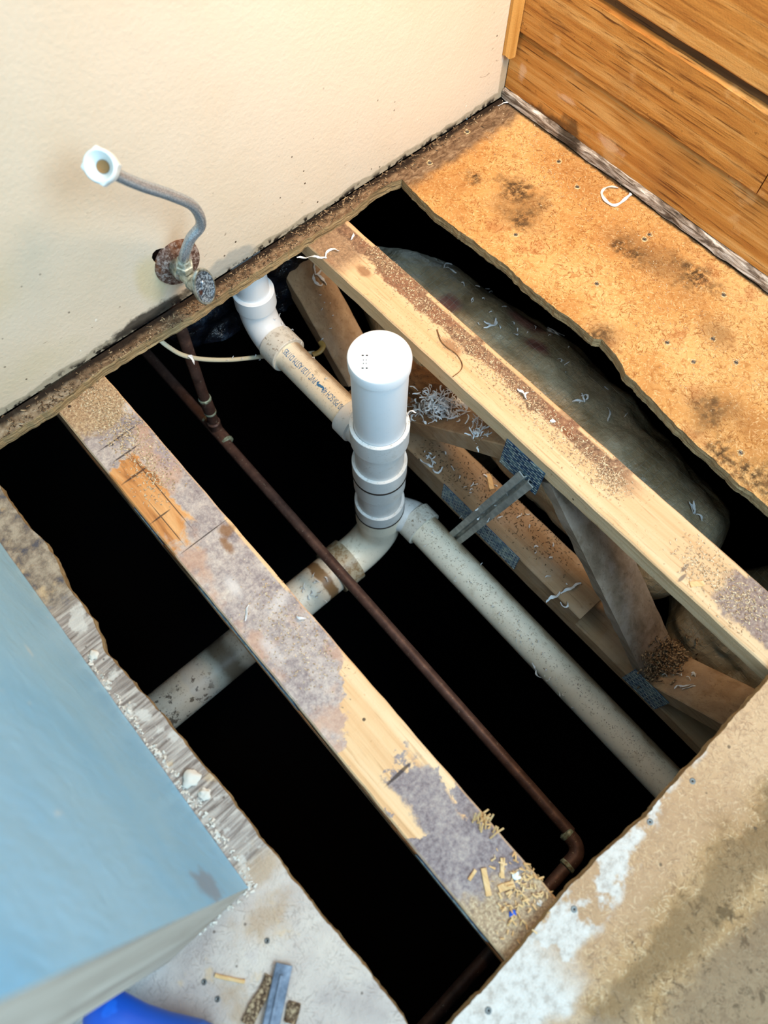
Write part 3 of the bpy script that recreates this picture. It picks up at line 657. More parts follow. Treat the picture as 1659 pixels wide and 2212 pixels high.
# ------------------------------------------------------------------ drain assembly
RX, RY = -.606, -.334
dr = empty('drain_pipe', (RX, RY, -.70)); tag(dr, 'white plastic drain stack with round cap and glued side pipes in the floor hole', 'drain pipe')
up = (0, 0, 1)
bm = bmesh.new(); axial(bm, (RX, RY, 0), up, [(-.155, .0445), (.066, .0445)], 64); obj('riser_pipe', bm, M_PVCW, dr, True)
bm = bmesh.new(); axial(bm, (RX, RY, 0), up, [(.054, .0446), (.0545, .0474), (.0725, .0480), (.0750, .0468), (.0757, .0452)], 72); cap = obj('test_cap', bm, M_PVCW, dr, True)
def text_mesh(body, size, xs=1.0):
    cu = bpy.data.curves.new('lettering', 'FONT'); cu.body = body; cu.size = size; cu.align_x = 'CENTER'; cu.align_y = 'CENTER'; cu.resolution_u = 3
    o = bpy.data.objects.new('lettering', cu); COL.objects.link(o); dg = bpy.context.evaluated_depsgraph_get(); dg.update()
    me = bpy.data.meshes.new_from_object(o.evaluated_get(dg)); bpy.data.objects.remove(o)
    bm = bmesh.new(); bm.from_mesh(me)
    for v in bm.verts: v.co.x *= xs
    bmesh.ops.subdivide_edges(bm, edges=[e for e in bm.edges if e.calc_length() > size * .3], cuts=2); return bm
def cap_text(body, size, cx, cy, ang):
    bm = text_mesh(body, size); ca, sa = math.cos(ang), math.sin(ang)
    r = bmesh.ops.extrude_face_region(bm, geom=list(bm.faces)); 
    for v in [e for e in r['geom'] if isinstance(e, bmesh.types.BMVert)]: v.co.z += .0004
    for v in bm.verts: v.co = Vector((RX + cx + ca * v.co.x - sa * v.co.y, RY + cy + sa * v.co.x + ca * v.co.y, .0757 + v.co.z))
    return bm
# image-down on the cap top: direction of raised letters
dn = (Zp(820, 800, .075) - Zp(820, 740, .075)).normalized(); rt = (Zp(850, 770, .075) - Zp(790, 770, .075)).normalized()
ang = math.atan2(-dn.y, -dn.x)
obj('raised_lettering', cap_text('USA', .011, rt.x * .021 - dn.x * .012, rt.y * .021 - dn.y * .012, math.atan2(dn.y, dn.x) + PI), M_EMB, cap)
bm = bmesh.new()
for a, b, c, d in ((-.020, -.017, -.002, .022), (-.026, -.023, -.002, .022), (-.026, -.017, -.002, 0), (-.026, -.017, .020, .022), (-.024, -.019, .006, .008), (-.024, -.019, .012, .014)):
    q = [bm.verts.new((RX, RY, .0760) + Vector((0, 0, 0)) if False else Vector((RX, RY, .0760)) + rt * u + dn * v) for u, v in ((a, c), (b, c), (b, d), (a, d))]
    f = bm.faces.new(q)
r = bmesh.ops.extrude_face_region(bm, geom=list(bm.faces))
for v in [e for e in r['geom'] if isinstance(e, bmesh.types.BMVert)]: v.co.z -= .0004
obj('raised_mark', bm, M_EMB, cap)
H = .0520
bm = bmesh.new(); axial(bm, (RX, RY, 0), up, [(-.166, .046), (-.164, H), (-.115, H), (-.114, H - .0008), (-.1142, .0452), (-.13, .0447)], 64, caps=False)
axial(bm, (RX, RY, 0), up, [(-.262, .0455), (-.16, .0460)], 64)
# branch socket towards the vent
axial(bm, (RX, RY, -.196), (0, 1, 0), [(.0, .033), (.056, .0335), (.058, .0378), (.088, .0378), (.089, .0368), (.0885, .0305)], 48)
tee1 = obj('upper_tee', bm, M_PVCF, dr, True)
bm = bmesh.new(); axial(bm, (RX, RY, 0), up, [(-.289, H), (-.246, H), (-.245, H - .0008), (-.2452, .0458), (-.26, .0455)], 64, caps=False); obj('socket', bm, M_PVCF, dr, True)
bm = bmesh.new(); axial(bm, (RX, RY, 0), up, [(-.2935, H - .001), (-.292, H + .0012), (-.289, H + .0012), (-.287, H - .001)], 64); obj('joint_ring', bm, M_BEAD, dr, True)
bm = bmesh.new(); axial(bm, (RX, RY, 0), up, [(-.345, .0455), (-.343, H - .0008), (-.2925, H - .0006), (-.2922, .045)], 64, caps=False)
axial(bm, (RX, RY, 0), up, [(-.43, .0455), (-.34, .0455)], 64)
pts = [Vector((RX, RY, -.47)), Vector((RX + .016, RY - .012, -.488)), Vector((-.570, RY - .032, -.502)), Vector((-.5555, RY - .052, -.509)), Vector((-.5545, RY - .064, -.51))]
sweep(bm, bez(pts, 8), .0385, 40)
tee2 = obj('lower_tee', bm, M_PVCF, dr, True)
bm = bmesh.new(); axial(bm, (-.5545, RY - .052, -.51), (0, -1, 0), [(0, .036), (.001, .0435), (.036, .0435), (.037, .042), (.0365, .037)], 48); obj('socket', bm, M_PVCD, tee2, True)
bm = bmesh.new(); axial(bm, (RX, RY, 0), up, [(-.457, H), (-.417, H), (-.416, H - .0008), (-.4162, .0458), (-.43, .0455)], 64, caps=False); obj('socket', bm, M_PVCF, dr, True)
bm = bmesh.new(); axial(bm, (RX, RY, 0), up, [(-.4615, H - .001), (-.460, H + .0012), (-.457, H + .0012), (-.455, H - .001)], 64); obj('joint_ring', bm, M_BEAD, dr, True)
TZ = -.64
bm = bmesh.new(); axial(bm, (RX, RY, 0), up, [(-.512, .047), (-.510, H), (-.4600, H - .0006)], 64)
pts = [Vector((RX, RY, -.505))] + [Vector((RX - .085 + .085 * math.cos(a), RY + .004 * a, TZ + .085 - .085 * math.sin(a))) for a in [PI / 2 * k / 14 for k in range(15)]] + [Vector((-.715, RY + .006, TZ))]
sweep(bm, pts, .0475, 56)
elb = obj('drain_elbow', bm, M_PVCA, dr, True)
bm = bmesh.new(); axial(bm, (-.692, RY + .006, TZ), (-1, 0, 0), [(0, .047), (.001, .0545), (.056, .0545), (.057, .053), (.0565, .047)], 56); obj('socket', bm, M_PVCH, elb, True)
bm = bmesh.new(); axial(bm, (-.72, RY + .007, TZ), (-1, 0, -.006), [(0, .0465), (1.3, .0465)], 56); obj('trunk_pipe', bm, M_TRUNK, dr, True)
bm = bmesh.new(); axial(bm, (-.5545, RY - .075, -.51), Vector((-.008, -1, .0)), [(0, .0365), (1.6, .0365)], 48); bp = obj('branch_pipe', bm, M_PVCA, dr, True)
# vent arm
VZ = -.196; VX = RX
bm = bmesh.new(); axial(bm, (VX, RY + .075, VZ), (0, 1, 0), [(0, .0303), (.225, .0303)], 48); vp = obj('vent_pipe', bm, M_PVCA, dr, True)
bm = bmesh.new(); axial(bm, (VX, -.072, VZ), (0, 1, 0), [(0, .0305), (-.0005, .0365), (.001, .0378), (.040, .0378), (.041, .034)], 48); vs = obj('socket', bm, M_PVCD, vp, True)
bm = bmesh.new(); R = .055; cy = -.036; cz = VZ + R
pts = [Vector((VX, cy - .004, VZ))] + [Vector((VX + .002 * a, cy + R * math.sin(a), VZ + R - R * math.cos(a))) for a in [PI / 2 * k / 14 for k in range(15)]] + [Vector((VX + .004, cy + R, VZ + R + .015))]
sweep(bm, pts, .0345, 48)
axial(bm, (VX + .004, cy + R, VZ + R + .008), up, [(0, .0345), (.002, .0385), (.036, .0385), (.037, .037), (.0365, .0305)], 48)
obj('vent_elbow', bm, M_PVCW, dr, True)
bm = bmesh.new(); axial(bm, (VX + .004, cy + R, VZ + R + .03), up, [(0, .0303), (.090, .0303)], 48); obj('vent_riser', bm, M_PVCW, dr, True)
# printing wrapped round the pipes
def print_on(par, body, size, xs, cx, cz, yc, r, a0, mat, name='printed_lettering', span=None, flip=1):
    bm = text_mesh(body, size, xs)
    L = max(v.co.x for v in bm.verts) - min(v.co.x for v in bm.verts); k = span / L if span else 1.0
    for v in bm.verts:
        a = a0 + flip * v.co.y / r; v.co = Vector((cx - math.sin(a) * (r + .0003), yc + flip * v.co.x * k, cz + math.cos(a) * (r + .0003)))
    o = obj(name, bm, mat, par)
print_on(vp, '280 PSI SCH 40     1 PVC 1120 ASTM D1785', .0170, .6, VX, VZ, -.163, .0303, .30, M_PRINT, span=.172)
bm = bmesh.new()   # little winged mark printed among the letters
for (u, v, ru, rv) in ((0, 0, .006, .0022), (.004, .002, .004, .0016), (-.005, -.0015, .004, .0018), (.008, -.001, .002, .0028), (-.009, .001, .002, .0025)):
    vs_ = []
    for k in range(14):
        a = 2 * PI * k / 14; aa = .30 + (v + rv * math.sin(a)) / .0303
        vs_.append(bm.verts.new((VX - math.sin(aa) * .03065, -.181 + u + ru * math.cos(a), VZ + math.cos(aa) * .03065)))
    bm.faces.new(vs_)
obj('printed_mark', bm, M_PRINT, vp)
print_on(bp, 'PVC 1120 ASTM D1785    SCH 40    PVC DWV ASTM D2665', .011, .7, -.5585, -.51, -.585, .0365, -.42, M_PRINT2, span=.34)
print_on(bp, '2 IN   SCH 40   PSI', .012, .7, -.562, -.51, -.985, .0365, -.42, M_PRINT2, span=.15)

# ------------------------------------------------------------------ copper supply
cp = empty('copper_pipe', (-.757, .04, -.45)); tag(cp, 'brown copper water pipe between the two trusses, with soldered riser and elbow', 'water pipe')
CZ = -.45
bm = bmesh.new(); axial(bm, (-.7565, .5, CZ), Vector((-.0205 * .5, -1, 0)), [(0, .0112), (1.535, .0112)], 24); obj('pipe_run', bm, M_COP, cp, True)
bm = bmesh.new(); sweep(bm, [(-.757, .04, CZ), (-.7555, .040, -.3), (-.748, .040, -.1), (-.735, .041, .085)], .0112, 24); obj('pipe_riser', bm, M_COP, cp, True)
bm = bmesh.new(); sweep(bm, [(-.735, .047, .0865), (-.732, .02, .0865), (-.7305, -.01, .0865)], .0095, 20); obj('pipe_stub', bm, M_COP, cp, True)
for pz in (-.325, -.375):
    bm = bmesh.new(); axial(bm, (-.7558, .040, pz), up, [(-.003, .0112), (-.002, .0135), (.003, .0132), (.005, .0113)], 24); obj('solder_ring', bm, M_SOLD, cp, True)
bm = bmesh.new(); axial(bm, (-.7558, .040, -.372), up, [(0, .0128), (.045, .0128)], 24); obj('coupling', bm, M_COP, cp, True)
bm = bmesh.new(); axial(bm, (-.757, .04, CZ + .004), up, [(0, .0135), (.028, .0135), (.030, .0145), (.033, .0115)], 24); axial(bm, (-.757, .075, CZ), (-.01, -1, 0), [(-.001, .0115), (0, .0135), (.07, .0135), (.071, .0115)], 24); tee = obj('copper_tee', bm, M_COP, cp, True)
for yy in (.004, .077):
    bm = bmesh.new(); axial(bm, (-.7572, yy, CZ), (0, -1, 0), [(-.001, .0115), (.001, .0143), (.006, .014), (.008, .0113)], 24); obj('solder_ring', bm, M_SOLD, tee, True)
ex, ey = -.7775, -1.045
bm = bmesh.new(); pts = [(ex, ey + .015, CZ)] + [(ex - .022 + .022 * math.cos(a), ey - .022 * math.sin(a), CZ) for a in [PI / 2 * k / 8 for k in range(9)]] + [(ex - .04, ey - .022, CZ)]
sweep(bm, pts, .0133, 24); ce = obj('copper_elbow', bm, M_COP, cp, True)
for c, d in (((ex, ey + .015, CZ), (0, 1, 0)), ((ex - .04, ey - .022, CZ), (-1, 0, 0))):
    bm = bmesh.new(); axial(bm, c, d, [(-.006, .0135), (-.003, .0142), (.001, .014), (.003, .0113)], 24); obj('solder_ring', bm, M_SOLD, ce, True)
bm = bmesh.new(); axial(bm, (ex - .035, ey - .022, CZ), (-1, -.02, 0), [(0, .0112), (1.2, .0112)], 24); obj('pipe_run', bm, M_COP, cp, True)

# ------------------------------------------------------------------ stop valve, hose
va = empty('stop_valve', (-.729, 0, .0865)); tag(va, 'worn chrome stop valve with oval handle and rusty wall plate, low on the cream wall', 'water valve')
bm = bmesh.new(); axial(bm, (-.7275, -.0015, .0815), (-.02, -1, .10), [(-.001, .037), (.0, .0385), (.0035, .0372), (.0075, .029), (.0085, .016), (.0095, .0145)], 56); obj('wall_plate', bm, M_RUST, va, True)
vb = Yp(403, 594, -.036)
bm = bmesh.new(); axial(bm, (vb.x, -.008, vb.z), (0, -1, 0), [(0, .012), (.006, .0155), (.022, .0155), (.025, .0118), (.045, .0118), (.046, .0132), (.060, .0125), (.063, .009), (.072, .0060)], 6 * 4)
obj('valve_body', bm, M_CHROME, va, True)
bm = bmesh.new(); axial(bm, (vb.x, -.036, vb.z + .004), (.05, -.15, 1), [(0, .011), (.010, .011), (.0105, .0135), (.021, .0135), (.0215, .011), (.030, .0105), (.034, .0085)], 6); obj('outlet_nut', bm, M_VERD, va)
bm = bmesh.new(); axial(bm, (vb.x, -.051, vb.z), (0, -1, 0), [(0, .0120), (.001, .0138), (.004, .0138), (.005, .0122), (.013, .0122), (.014, .010)], 18); obj('packing_nut', bm, M_VERD, va)
hc = Yp(441, 619, -.086); bm = bmesh.new(); hd = Vector((.25, -1, .12)).normalized(); hu = Vector((0, 0, 1)); hu = (hu - hd * hu.dot(hd)).normalized(); hv = hd.cross(hu)
prof = [(-.008, .25), (-.006, .75), (-.003, .97), (0, 1.0), (.0022, .96), (.0024, .86), (.0012, .80), (.0008, .35), (.0024, .30), (.0026, .0)]
rings = []
for s, k in prof:
    rings.append([bm.verts.new(hc + hd * s + (hu * math.cos(2 * PI * q / 48) * .0325 + hv * math.sin(2 * PI * q / 48) * .0200) * max(k, .02)) for q in range(48)])
for i, (A, B) in enumerate(zip(rings, rings[1:])):
    for q in range(48):
        f = bm.faces.new((A[q], A[(q+1) % 48], B[(q+1) % 48], B[q])); f.material_index = 1 if i >= 5 else 0
bm.faces.new(rings[0]); f = bm.faces.new(rings[-1]); f.material_index = 1
obj('handle', bm, [M_CHROME, M_HPIT], va, True)

ho = empty('supply_hose', (vb.x, -.04, .12)); tag(ho, 'braided steel supply hose with a white plastic nut, curving up beside the cream wall', 'hose')
hp = [Vector((vb.x + .002, -.040, vb.z + .034)), Yp(399, 548, -.050), Yp(412, 515, -.058), Yp(434, 484, -.066), Yp(418, 446, -.075), Yp(370, 422, -.083), Yp(310, 402, -.09), Yp(262, 382, -.096), Yp(238, 368, -.10)]
bm = bmesh.new(); sweep(bm, bez(hp, 14), .0074, 20); obj('braided_hose', bm, M_BRAID, ho, True)
d0 = (hp[1] - hp[0]).normalized(); bm = bmesh.new(); axial(bm, hp[0] - d0 * .006, d0, [(0, .0062), (.001, .0078), (.018, .0078), (.020, .0068)], 24); obj('ferrule', bm, M_CHROME, ho, True)
d1 = (hp[-1] - hp[-2]).normalized(); bm = bmesh.new(); axial(bm, hp[-1] - d1 * .008, d1, [(-.001, .0065), (0, .0076), (.004, .0076), (.005, .007), (.009, .007), (.010, .0078), (.013, .0078), (.014, .006), (.022, .0058)], 24); obj('ferrule', bm, M_CHROME, ho, True)
toc = (CAM - hp[-1]).normalized(); dn_ = (d1 * .85 + toc * .75 + Vector((-.1, -.25, 0))).normalized(); nc = hp[-1] + d1 * .010
nu, nv = frame(dn_); bm = bmesh.new(); n = 48
def nutr(k, r, wing=.0): 
    a = 2 * PI * k / n; ww = max(0, math.cos(4 * a)) ** 6 * wing; return r + ww
sec = [(.0, .012, 0), (.002, .0165, .0), (.003, .0175, .0022), (.016, .0182, .0028), (.020, .0178, .0022), (.0215, .0165, 0), (.0215, .0150, 0), (.010, .0085, 0), (.006, .0070, 0)]
rings = [[bm.verts.new(nc + dn_ * s + (nu * math.cos(2 * PI * k / n) + nv * math.sin(2 * PI * k / n)) * nutr(k, r, wg)) for k in range(n)] for s, r, wg in sec]
for A, B in zip(rings, rings[1:]):
    for k in range(n): bm.faces.new((A[k], A[(k+1) % n], B[(k+1) % n], B[k]))
bm.faces.new(rings[0]); bm.faces.new(rings[-1]); nt = obj('coupling_nut', bm, M_NUT, ho, True)
bm = bmesh.new(); axial(bm, nc + dn_ * .0062, dn_, [(0, .0070), (.0012, .0068), (.0013, .0040), (.0009, .0035)], 24); obj('washer', bm, M_RUB, nt, True)

# ------------------------------------------------------------------ cable, brace, insulation, film
cb = [Zp(338, 728, -.05), Zp(362, 748, -.07), Zp(395, 767, -.11), Zp(440, 776, -.16), Zp(500, 777, -.21), Zp(560, 771, -.25), Zp(600, 767, -.27), Zp(650, 765, -.29), Zp(680, 762, -.29)]
bm = bmesh.new(); sweep(bm, bez(cb, 10), .0042, 14, ecc=.7); o = obj('electric_cable', bm, M_CABLE, None, True, off=tuple(cb[4])); tag(o, 'thin cream cable sagging between the rotten strip and the printed white pipe', 'cable')
bm = bmesh.new(); pts = bez([Zp(676, 766, -.285), Zp(690, 760, -.283), Zp(698, 748, -.28), Zp(692, 738, -.28)], 8); sweep(bm, pts, .0058, 14, ecc=.6)
o = obj('cable_clip', bm, M_YEL, None, True, off=tuple(pts[0])); tag(o, 'small yellowed plastic loop behind the printed white pipe, against the slanting timber', 'clip')
# grooved steel brace
a = Xp(1138, 1034, -.508); b = Zp(962, 1180, -.565); t = (b - a).normalized(); wv_ = ((a + b) / 2 - CAM).cross(t).normalized(); nn = t.cross(wv_).normalized(); nn = nn if nn.dot(CAM - a) > 0 else -nn
bm = bmesh.new(); L = (b - a).length; sec = [(-.017, .000), (-.017, .003), (-.005, .003), (-.002, -.004), (.002, -.004), (.005, .003), (.017, .003), (.017, .000), (.0055, .0015), (.003, -.006), (-.003, -.006), (-.0055, .0015)]
R0 = [bm.verts.new(a + wv_ * x + nn * y) for x, y in sec]; R1 = [bm.verts.new(b + wv_ * x + nn * y) for x, y in sec]
for i in range(12): bm.faces.new((R0[i], R0[(i+1) % 12], R1[(i+1) % 12], R1[i]))
bmesh.ops.triangle_fill(bm, edges=[e for e in bm.edges if all(v in R0 for v in e.verts)], use_beauty=True); bmesh.ops.triangle_fill(bm, edges=[e for e in bm.edges if all(v in R1 for v in e.verts)], use_beauty=True)
o = obj('steel_brace', bm, M_GALV, None, off=tuple(a)); tag(o, 'grooved galvanised steel strip running from the blue nail plate down under the lower pipe', 'metal brace')
# insulated duct
def duct(name, axis_pts, rads, mat, label, cat, amp, seed):
    bm = bmesh.new(); ps = bez(axis_pts, 16); n = 96; N = len(ps) - 1
    rr = []
    for i in range(len(ps)):
        t = i / N * (len(rads) - 1); k = min(int(t), len(rads) - 2); rr.append(rads[k] * (1 - (t - k)) + rads[k+1] * (t - k))
    rings = sweep(bm, ps, rr, n)
    for i, R in enumerate(rings):
        c = ps[i]
        for v in R:
            d = (v.co - c); k = mn.noise(v.co * 9 + Vector((seed, 0, 0))) * amp + mn.noise(Vector((v.co.x * 40, v.co.y * 15, v.co.z * 40))) * amp * .35 + abs(mn.noise(v.co * 22)) * amp * .5
            v.co = c + d * (1 + k)
    o = obj(name, bm, mat, None, True, off=tuple(ps[0])); return tag(o, label, cat)
duct('insulated_duct', [(-.28, .08, -.32), (-.275, -.05, -.315), (-.275, -.25, -.315), (-.265, -.45, -.32), (-.275, -.65, -.325), (-.285, -.82, -.335), (-.285, -.87, -.34)],
     [.05, .105, .130, .132, .130, .118, .05], M_FOIL, 'grey brown film-wrapped duct sagging between the right truss and the orange panel', 'duct', .12, 0)
duct('insulated_duct', [(-.25, -.86, -.44), (-.27, -.96, -.42), (-.26, -1.10, -.41), (-.24, -1.25, -.42)], [.04, .11, .12, .06], M_FOIL, 'dark crumpled film bundle beyond the end of the duct, at the right edge', 'duct', .25, 7)
def sheet(name, corners, nx, ny, amp, mat, label, cat):
    bm = bmesh.new(); A, B, Cc, D = [Vector(c) for c in corners]; g_ = []
    for j in range(ny + 1):
        row = []
        for i in range(nx + 1):
            u, v = i / nx, j / ny; p = (A * (1 - u) + B * u) * (1 - v) + (D * (1 - u) + Cc * u) * v
            k = (abs(mn.noise(p * 16)) + .5 * mn.noise(p * 45)) * amp; row.append(bm.verts.new(p + (B - A).cross(D - A).normalized() * k))
        g_.append(row)
    for j in range(ny):
        for i in range(nx): bm.faces.new((g_[j][i], g_[j][i+1], g_[j+1][i+1], g_[j+1][i]))
    r = bmesh.ops.solidify(bm, geom=list(bm.faces), thickness=.0006)
    o = obj(name, bm, mat, None, True, off=tuple(A)); return tag(o, label, cat)
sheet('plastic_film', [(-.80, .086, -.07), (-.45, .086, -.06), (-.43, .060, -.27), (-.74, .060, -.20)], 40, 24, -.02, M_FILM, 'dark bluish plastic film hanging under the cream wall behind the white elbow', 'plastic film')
sheet('plastic_film', [(-.40, .06, -.52), (-.15, .02, -.50), (-.12, -.40, -.55), (-.40, -.40, -.58)], 30, 30, .03, M_FOIL, 'dusty film lying below the duct near the cream wall', 'plastic film')
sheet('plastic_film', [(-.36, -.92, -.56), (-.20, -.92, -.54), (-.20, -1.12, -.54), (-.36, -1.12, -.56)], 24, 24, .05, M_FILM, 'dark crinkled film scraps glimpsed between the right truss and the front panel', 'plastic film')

# ------------------------------------------------------------------ tools on the left panel
t0 = Zp(222, 2190, .045); t1 = Zp(440, 2258, .035); td = (t1 - t0).normalized()
st = empty('hand_tool', (t0.x, t0.y, 0)); tag(st, 'bright blue rounded tool handle lying by the foot of the left partition end', 'tool')
bm = bmesh.new(); axial(bm, t0 - td * .018, td, [(0, .004), (.002, .012), (.007, .019), (.016, .0235), (.03, .024), (.045, .0215), (.06, .0195), (.085, .019), (.12, .021), (.14, .018), (.15, .010)], 32)
obj('grip', bm, M_BLUE, st, True)
bm = bmesh.new(); axial(bm, t0 + td * .125, td, [(0, .005), (.12, .005), (.125, .003)], 16); obj('shank', bm, M_BAR, st, True)
b0 = Zp(614, 2083, .006); b1 = Zp(582, 2230, .006); bd = (b1 - b0).normalized()
pb = empty('pry_bar', tuple(b0)); tag(pb, 'flat grey steel bar lying on the pale panel near the bottom edge', 'tool')
bm = bmesh.new(); board(bm, b0 + Vector((0, 0, -.001)), b0 + bd * .20, Vector((0, 0, 1)).cross(bd), .019, .005, bev=.0012, seg=20, jit=.0004); obj('blade', bm, M_BAR, pb)
bm = bmesh.new(); s_ = Vector((0, 0, 1)).cross(bd); board(bm, b0 + bd * .01 + Vector((0, 0, .003)), b0 + bd * .2 + Vector((0, 0, .003)), s_, .004, .003, bev=.001, seg=10, jit=.0002); obj('rib', bm, M_BAR, pb)
def chipwood(name, px, py, z, L, wdt, th, ang, label, mat=M_SPLINT, cat='wood chip', group=None, tilt=.1):
    p = Zp(px, py, z) if not isinstance(px, Vector) else px
    bm = bmesh.new(); d = Vector((math.cos(ang), math.sin(ang), tilt * 0)); board(bm, -d * L / 2, d * L / 2, Vector((-d.y, d.x, 0)), wdt, th, bev=th * .2, seg=6, jit=wdt * .25, seed=L * 900)
    for v in bm.verts: v.co += p + Vector((0, 0, th / 2))
    o = obj(name, bm, mat, None, off=tuple(p)); return tag(o, label, cat, group)
chipwood('wood_splinter', 497, 2113, 0, .034, .004, .003, math.atan2(*reversed((Zp(530, 2120, 0) - Zp(465, 2106, 0)).to_2d().normalized())) , 'thin brown splinter on the pale panel left of the steel bar')
chipwood('wood_splinter', 560, 2160, 0, .050, .014, .004, math.atan2(*reversed((Zp(545, 2200, 0) - Zp(590, 2110, 0)).to_2d().normalized())), 'broad rusty brown sliver lying against the left side of the steel bar', M_LIT)
chipwood('wood_chip', 632, 2187, 0, .020, .013, .003, .6, 'dark brown chip right of the steel bar', M_LIT)

# ------------------------------------------------------------------ loose bits: everything from here rests on what the eye meets there
bpy.context.view_layer.update(); DG = bpy.context.evaluated_depsgraph_get()
def hit(px, py):
    ok, loc, nor, *_ = SC.ray_cast(DG, CAM, ray(px, py).normalized())
    if not ok or loc.z < -1.0: return None, None
    if nor.dot(CAM - loc) < 0: nor = -nor
    return Vector(loc), Vector(nor)
def ribbon(bm, p, nor, L, wdt, curl, seed, heading=None):
    r = random.Random(seed); u, v = frame(nor); a = heading if heading is not None else r.uniform(0, 2 * PI)
    n = max(6, int(L / .003)); step = L / n; q = p + nor * .0012; h = .0; pts = []; nrm = []
    bend = r.uniform(-1, 1) * curl; ph = r.uniform(0, 6)
    for i in range(n + 1):
        pts.append(q.copy()); a += bend * step * 110 + r.uniform(-.5, .5)
        hh = .0015 + .004 * abs(math.sin(ph + i * .35)) * min(1, curl); d = u * math.cos(a) + v * math.sin(a)
        q = q + d * step + nor * (hh - h) * .6; h += (hh - h) * .6; tw = math.sin(ph + i * .5) * .8
        nrm.append((d.cross(nor) * math.cos(tw) + nor * math.sin(tw)))
    prev = None
    for i, (c, s) in enumerate(zip(pts, nrm)):
        w_ = wdt * (.35 + .65 * math.sin(PI * (i + .3) / (n + .6))) * (.8 + .4 * mn.noise(c * 300)) * .75; k = s.cross(pts[min(i+1, n)] - pts[max(i-1, 0)]).normalized() * .0003
        cur = [bm.verts.new(c + s * w_ + k), bm.verts.new(c - s * w_ + k), bm.verts.new(c - s * w_ - k), bm.verts.new(c + s * w_ - k)]
        if prev:
            for j in range(4): bm.faces.new((prev[j], prev[(j+1) % 4], cur[(j+1) % 4], cur[j]))
        prev = cur
def shaving(px, py, L, wdt, label, group=None, curl=1.0, n=1, seed=None):
    p, nor = hit(px, py)
    if p is None: return
    if nor.z < .2: nor = (nor + Vector((0, 0, .6))).normalized()
    bm = bmesh.new()
    for k in range(n): ribbon(bm, p + Vector((rnd.uniform(-1, 1), rnd.uniform(-1, 1), 0)) * .003 * (n > 1), nor, L * rnd.uniform(.7, 1.1), wdt, curl, (seed or int(px * 7 + py)) + k * 31)
    o = obj('plastic_shaving', bm, M_SHAVE, None, True, off=tuple(p)); tag(o, label, 'plastic shaving', group)
# singled-out curls
for a in [(705, 556, .050, .0035, 'long white shaving with a curled end across the right truss top, nearest the cream wall', None, .5, 2),
          (758, 519, .018, .003, 'short white shaving near the wall end of the right truss top, at its far edge', None, .8, 1),
          (1138, 862, .022, .003, 'white forked shaving on the right truss top, in line with the blue nail plate', None, .8, 2),
          (1200, 911, .013, .004, 'stubby white shaving on the right truss top, just past the forked one', None, .3, 1),
          (680, 590, .034, .0045, 'cluster of drooping white shavings on the slanting timber under the right truss, near the wall', None, .8, 4),
          (1310, 432, .0, .0, '', None, 0, 0),
          (538, 1307, .030, .0025, 'thin white shaving lying across the left truss top', None, .25, 1),
          (515, 1395, .0, .0, '', None, 0, 0),
          (1210, 1280, .045, .005, 'wide forked white shaving on the lower chord near the end of the packing board', None, .4, 2),
          (1225, 1300, .026, .003, 'narrow curly white shaving below the forked one on the lower chord', None, 1.2, 1),
          (1500, 1482, .026, .003, 'white Y shaped shaving at the far right of the slanting timber near the front panel', None, .4, 2),
          (1180, 710, .040, .0035, 'branching white shaving at the dark edge of the duct top', None, .7, 3),
          (1070, 690, .050, .004, 'long curved white shaving on the middle of the duct', None, .6, 2),
          (960, 580, .028, .003, 'white shaving on the duct at its wall end', None, .8, 2),
          (1310, 880, .034, .003, 'slim pale shaving stretched on the duct side', None, .3, 1),
          (1262, 868, .018, .003, 'tight curl of shavings on the duct above the slim pale one', None, 1.4, 3),
          (1500, 1110, .022, .003, 'bundle of thin curls near the far end of the duct', None, 1.3, 4),
          (1098, 1070, .018, .004, 'C shaped white shaving on the lower chord just left of the steel strip', None, 1.6, 1),
          (935, 1010, .030, .004, 'knotted white shaving on the lower chord beside the white stack', None, .9, 3),
          (1160, 1445, .026, .003, 'curved white shaving on the middle of the beige lower pipe', None, .8, 2),
          (497, 790, .022, .004, 'pale blue white shaving hooked over the cable, right of the copper riser', None, .7, 3),
          (405, 768, .016, .004, 'pale shaving hooked where the cable crosses the copper riser', None, .6, 2),
          (1075, 230, .030, .0018, 'thin cream string in the wall corner on the orange panel', None, .2, 1)]:
    if a[2] > 0: shaving(a[0], a[1], a[2], a[3], a[4], a[5], a[6], a[7])
# the C shaped twist of paper on the panel
bm = bmesh.new(); pts = [Zp(x, y, 0) for x, y in [(1335, 407), (1320, 406), (1305, 410), (1299, 420), (1306, 435), (1320, 445), (1335, 443), (1348, 434), (1359, 424), (1362, 420)]]; c0 = pts[4].copy()
pp = bez(pts, 5); prev = None
for i, c in enumerate(pp):
    t = (pp[min(i+1, len(pp)-1)] - pp[max(i-1, 0)]).normalized(); s = Vector((-t.y, t.x, 0)); w_ = .0016 + .0012 * math.sin(i * .4) ** 2; z_ = .0012 + .002 * abs(math.sin(i * .22))
    cur = [bm.verts.new(Vector((c.x, c.y, z_)) + s * w_ + Vector((0, 0, .0012))), bm.verts.new(Vector((c.x, c.y, z_)) - s * w_), bm.verts.new(Vector((c.x, c.y, z_ - .0006)) - s * w_), bm.verts.new(Vector((c.x, c.y, z_ - .0006)) + s * w_ + Vector((0, 0, .0012)))]
    if prev:
        for j in range(4): bm.faces.new((prev[j], prev[(j+1) % 4], cur[(j+1) % 4], cur[j]))
    prev = cur
o = obj('paper_twist', bm, M_SHAVE, None, True, off=tuple(c0)); tag(o, 'open ring of white twisted paper on the orange panel near the boarded wall', 'paper scrap')
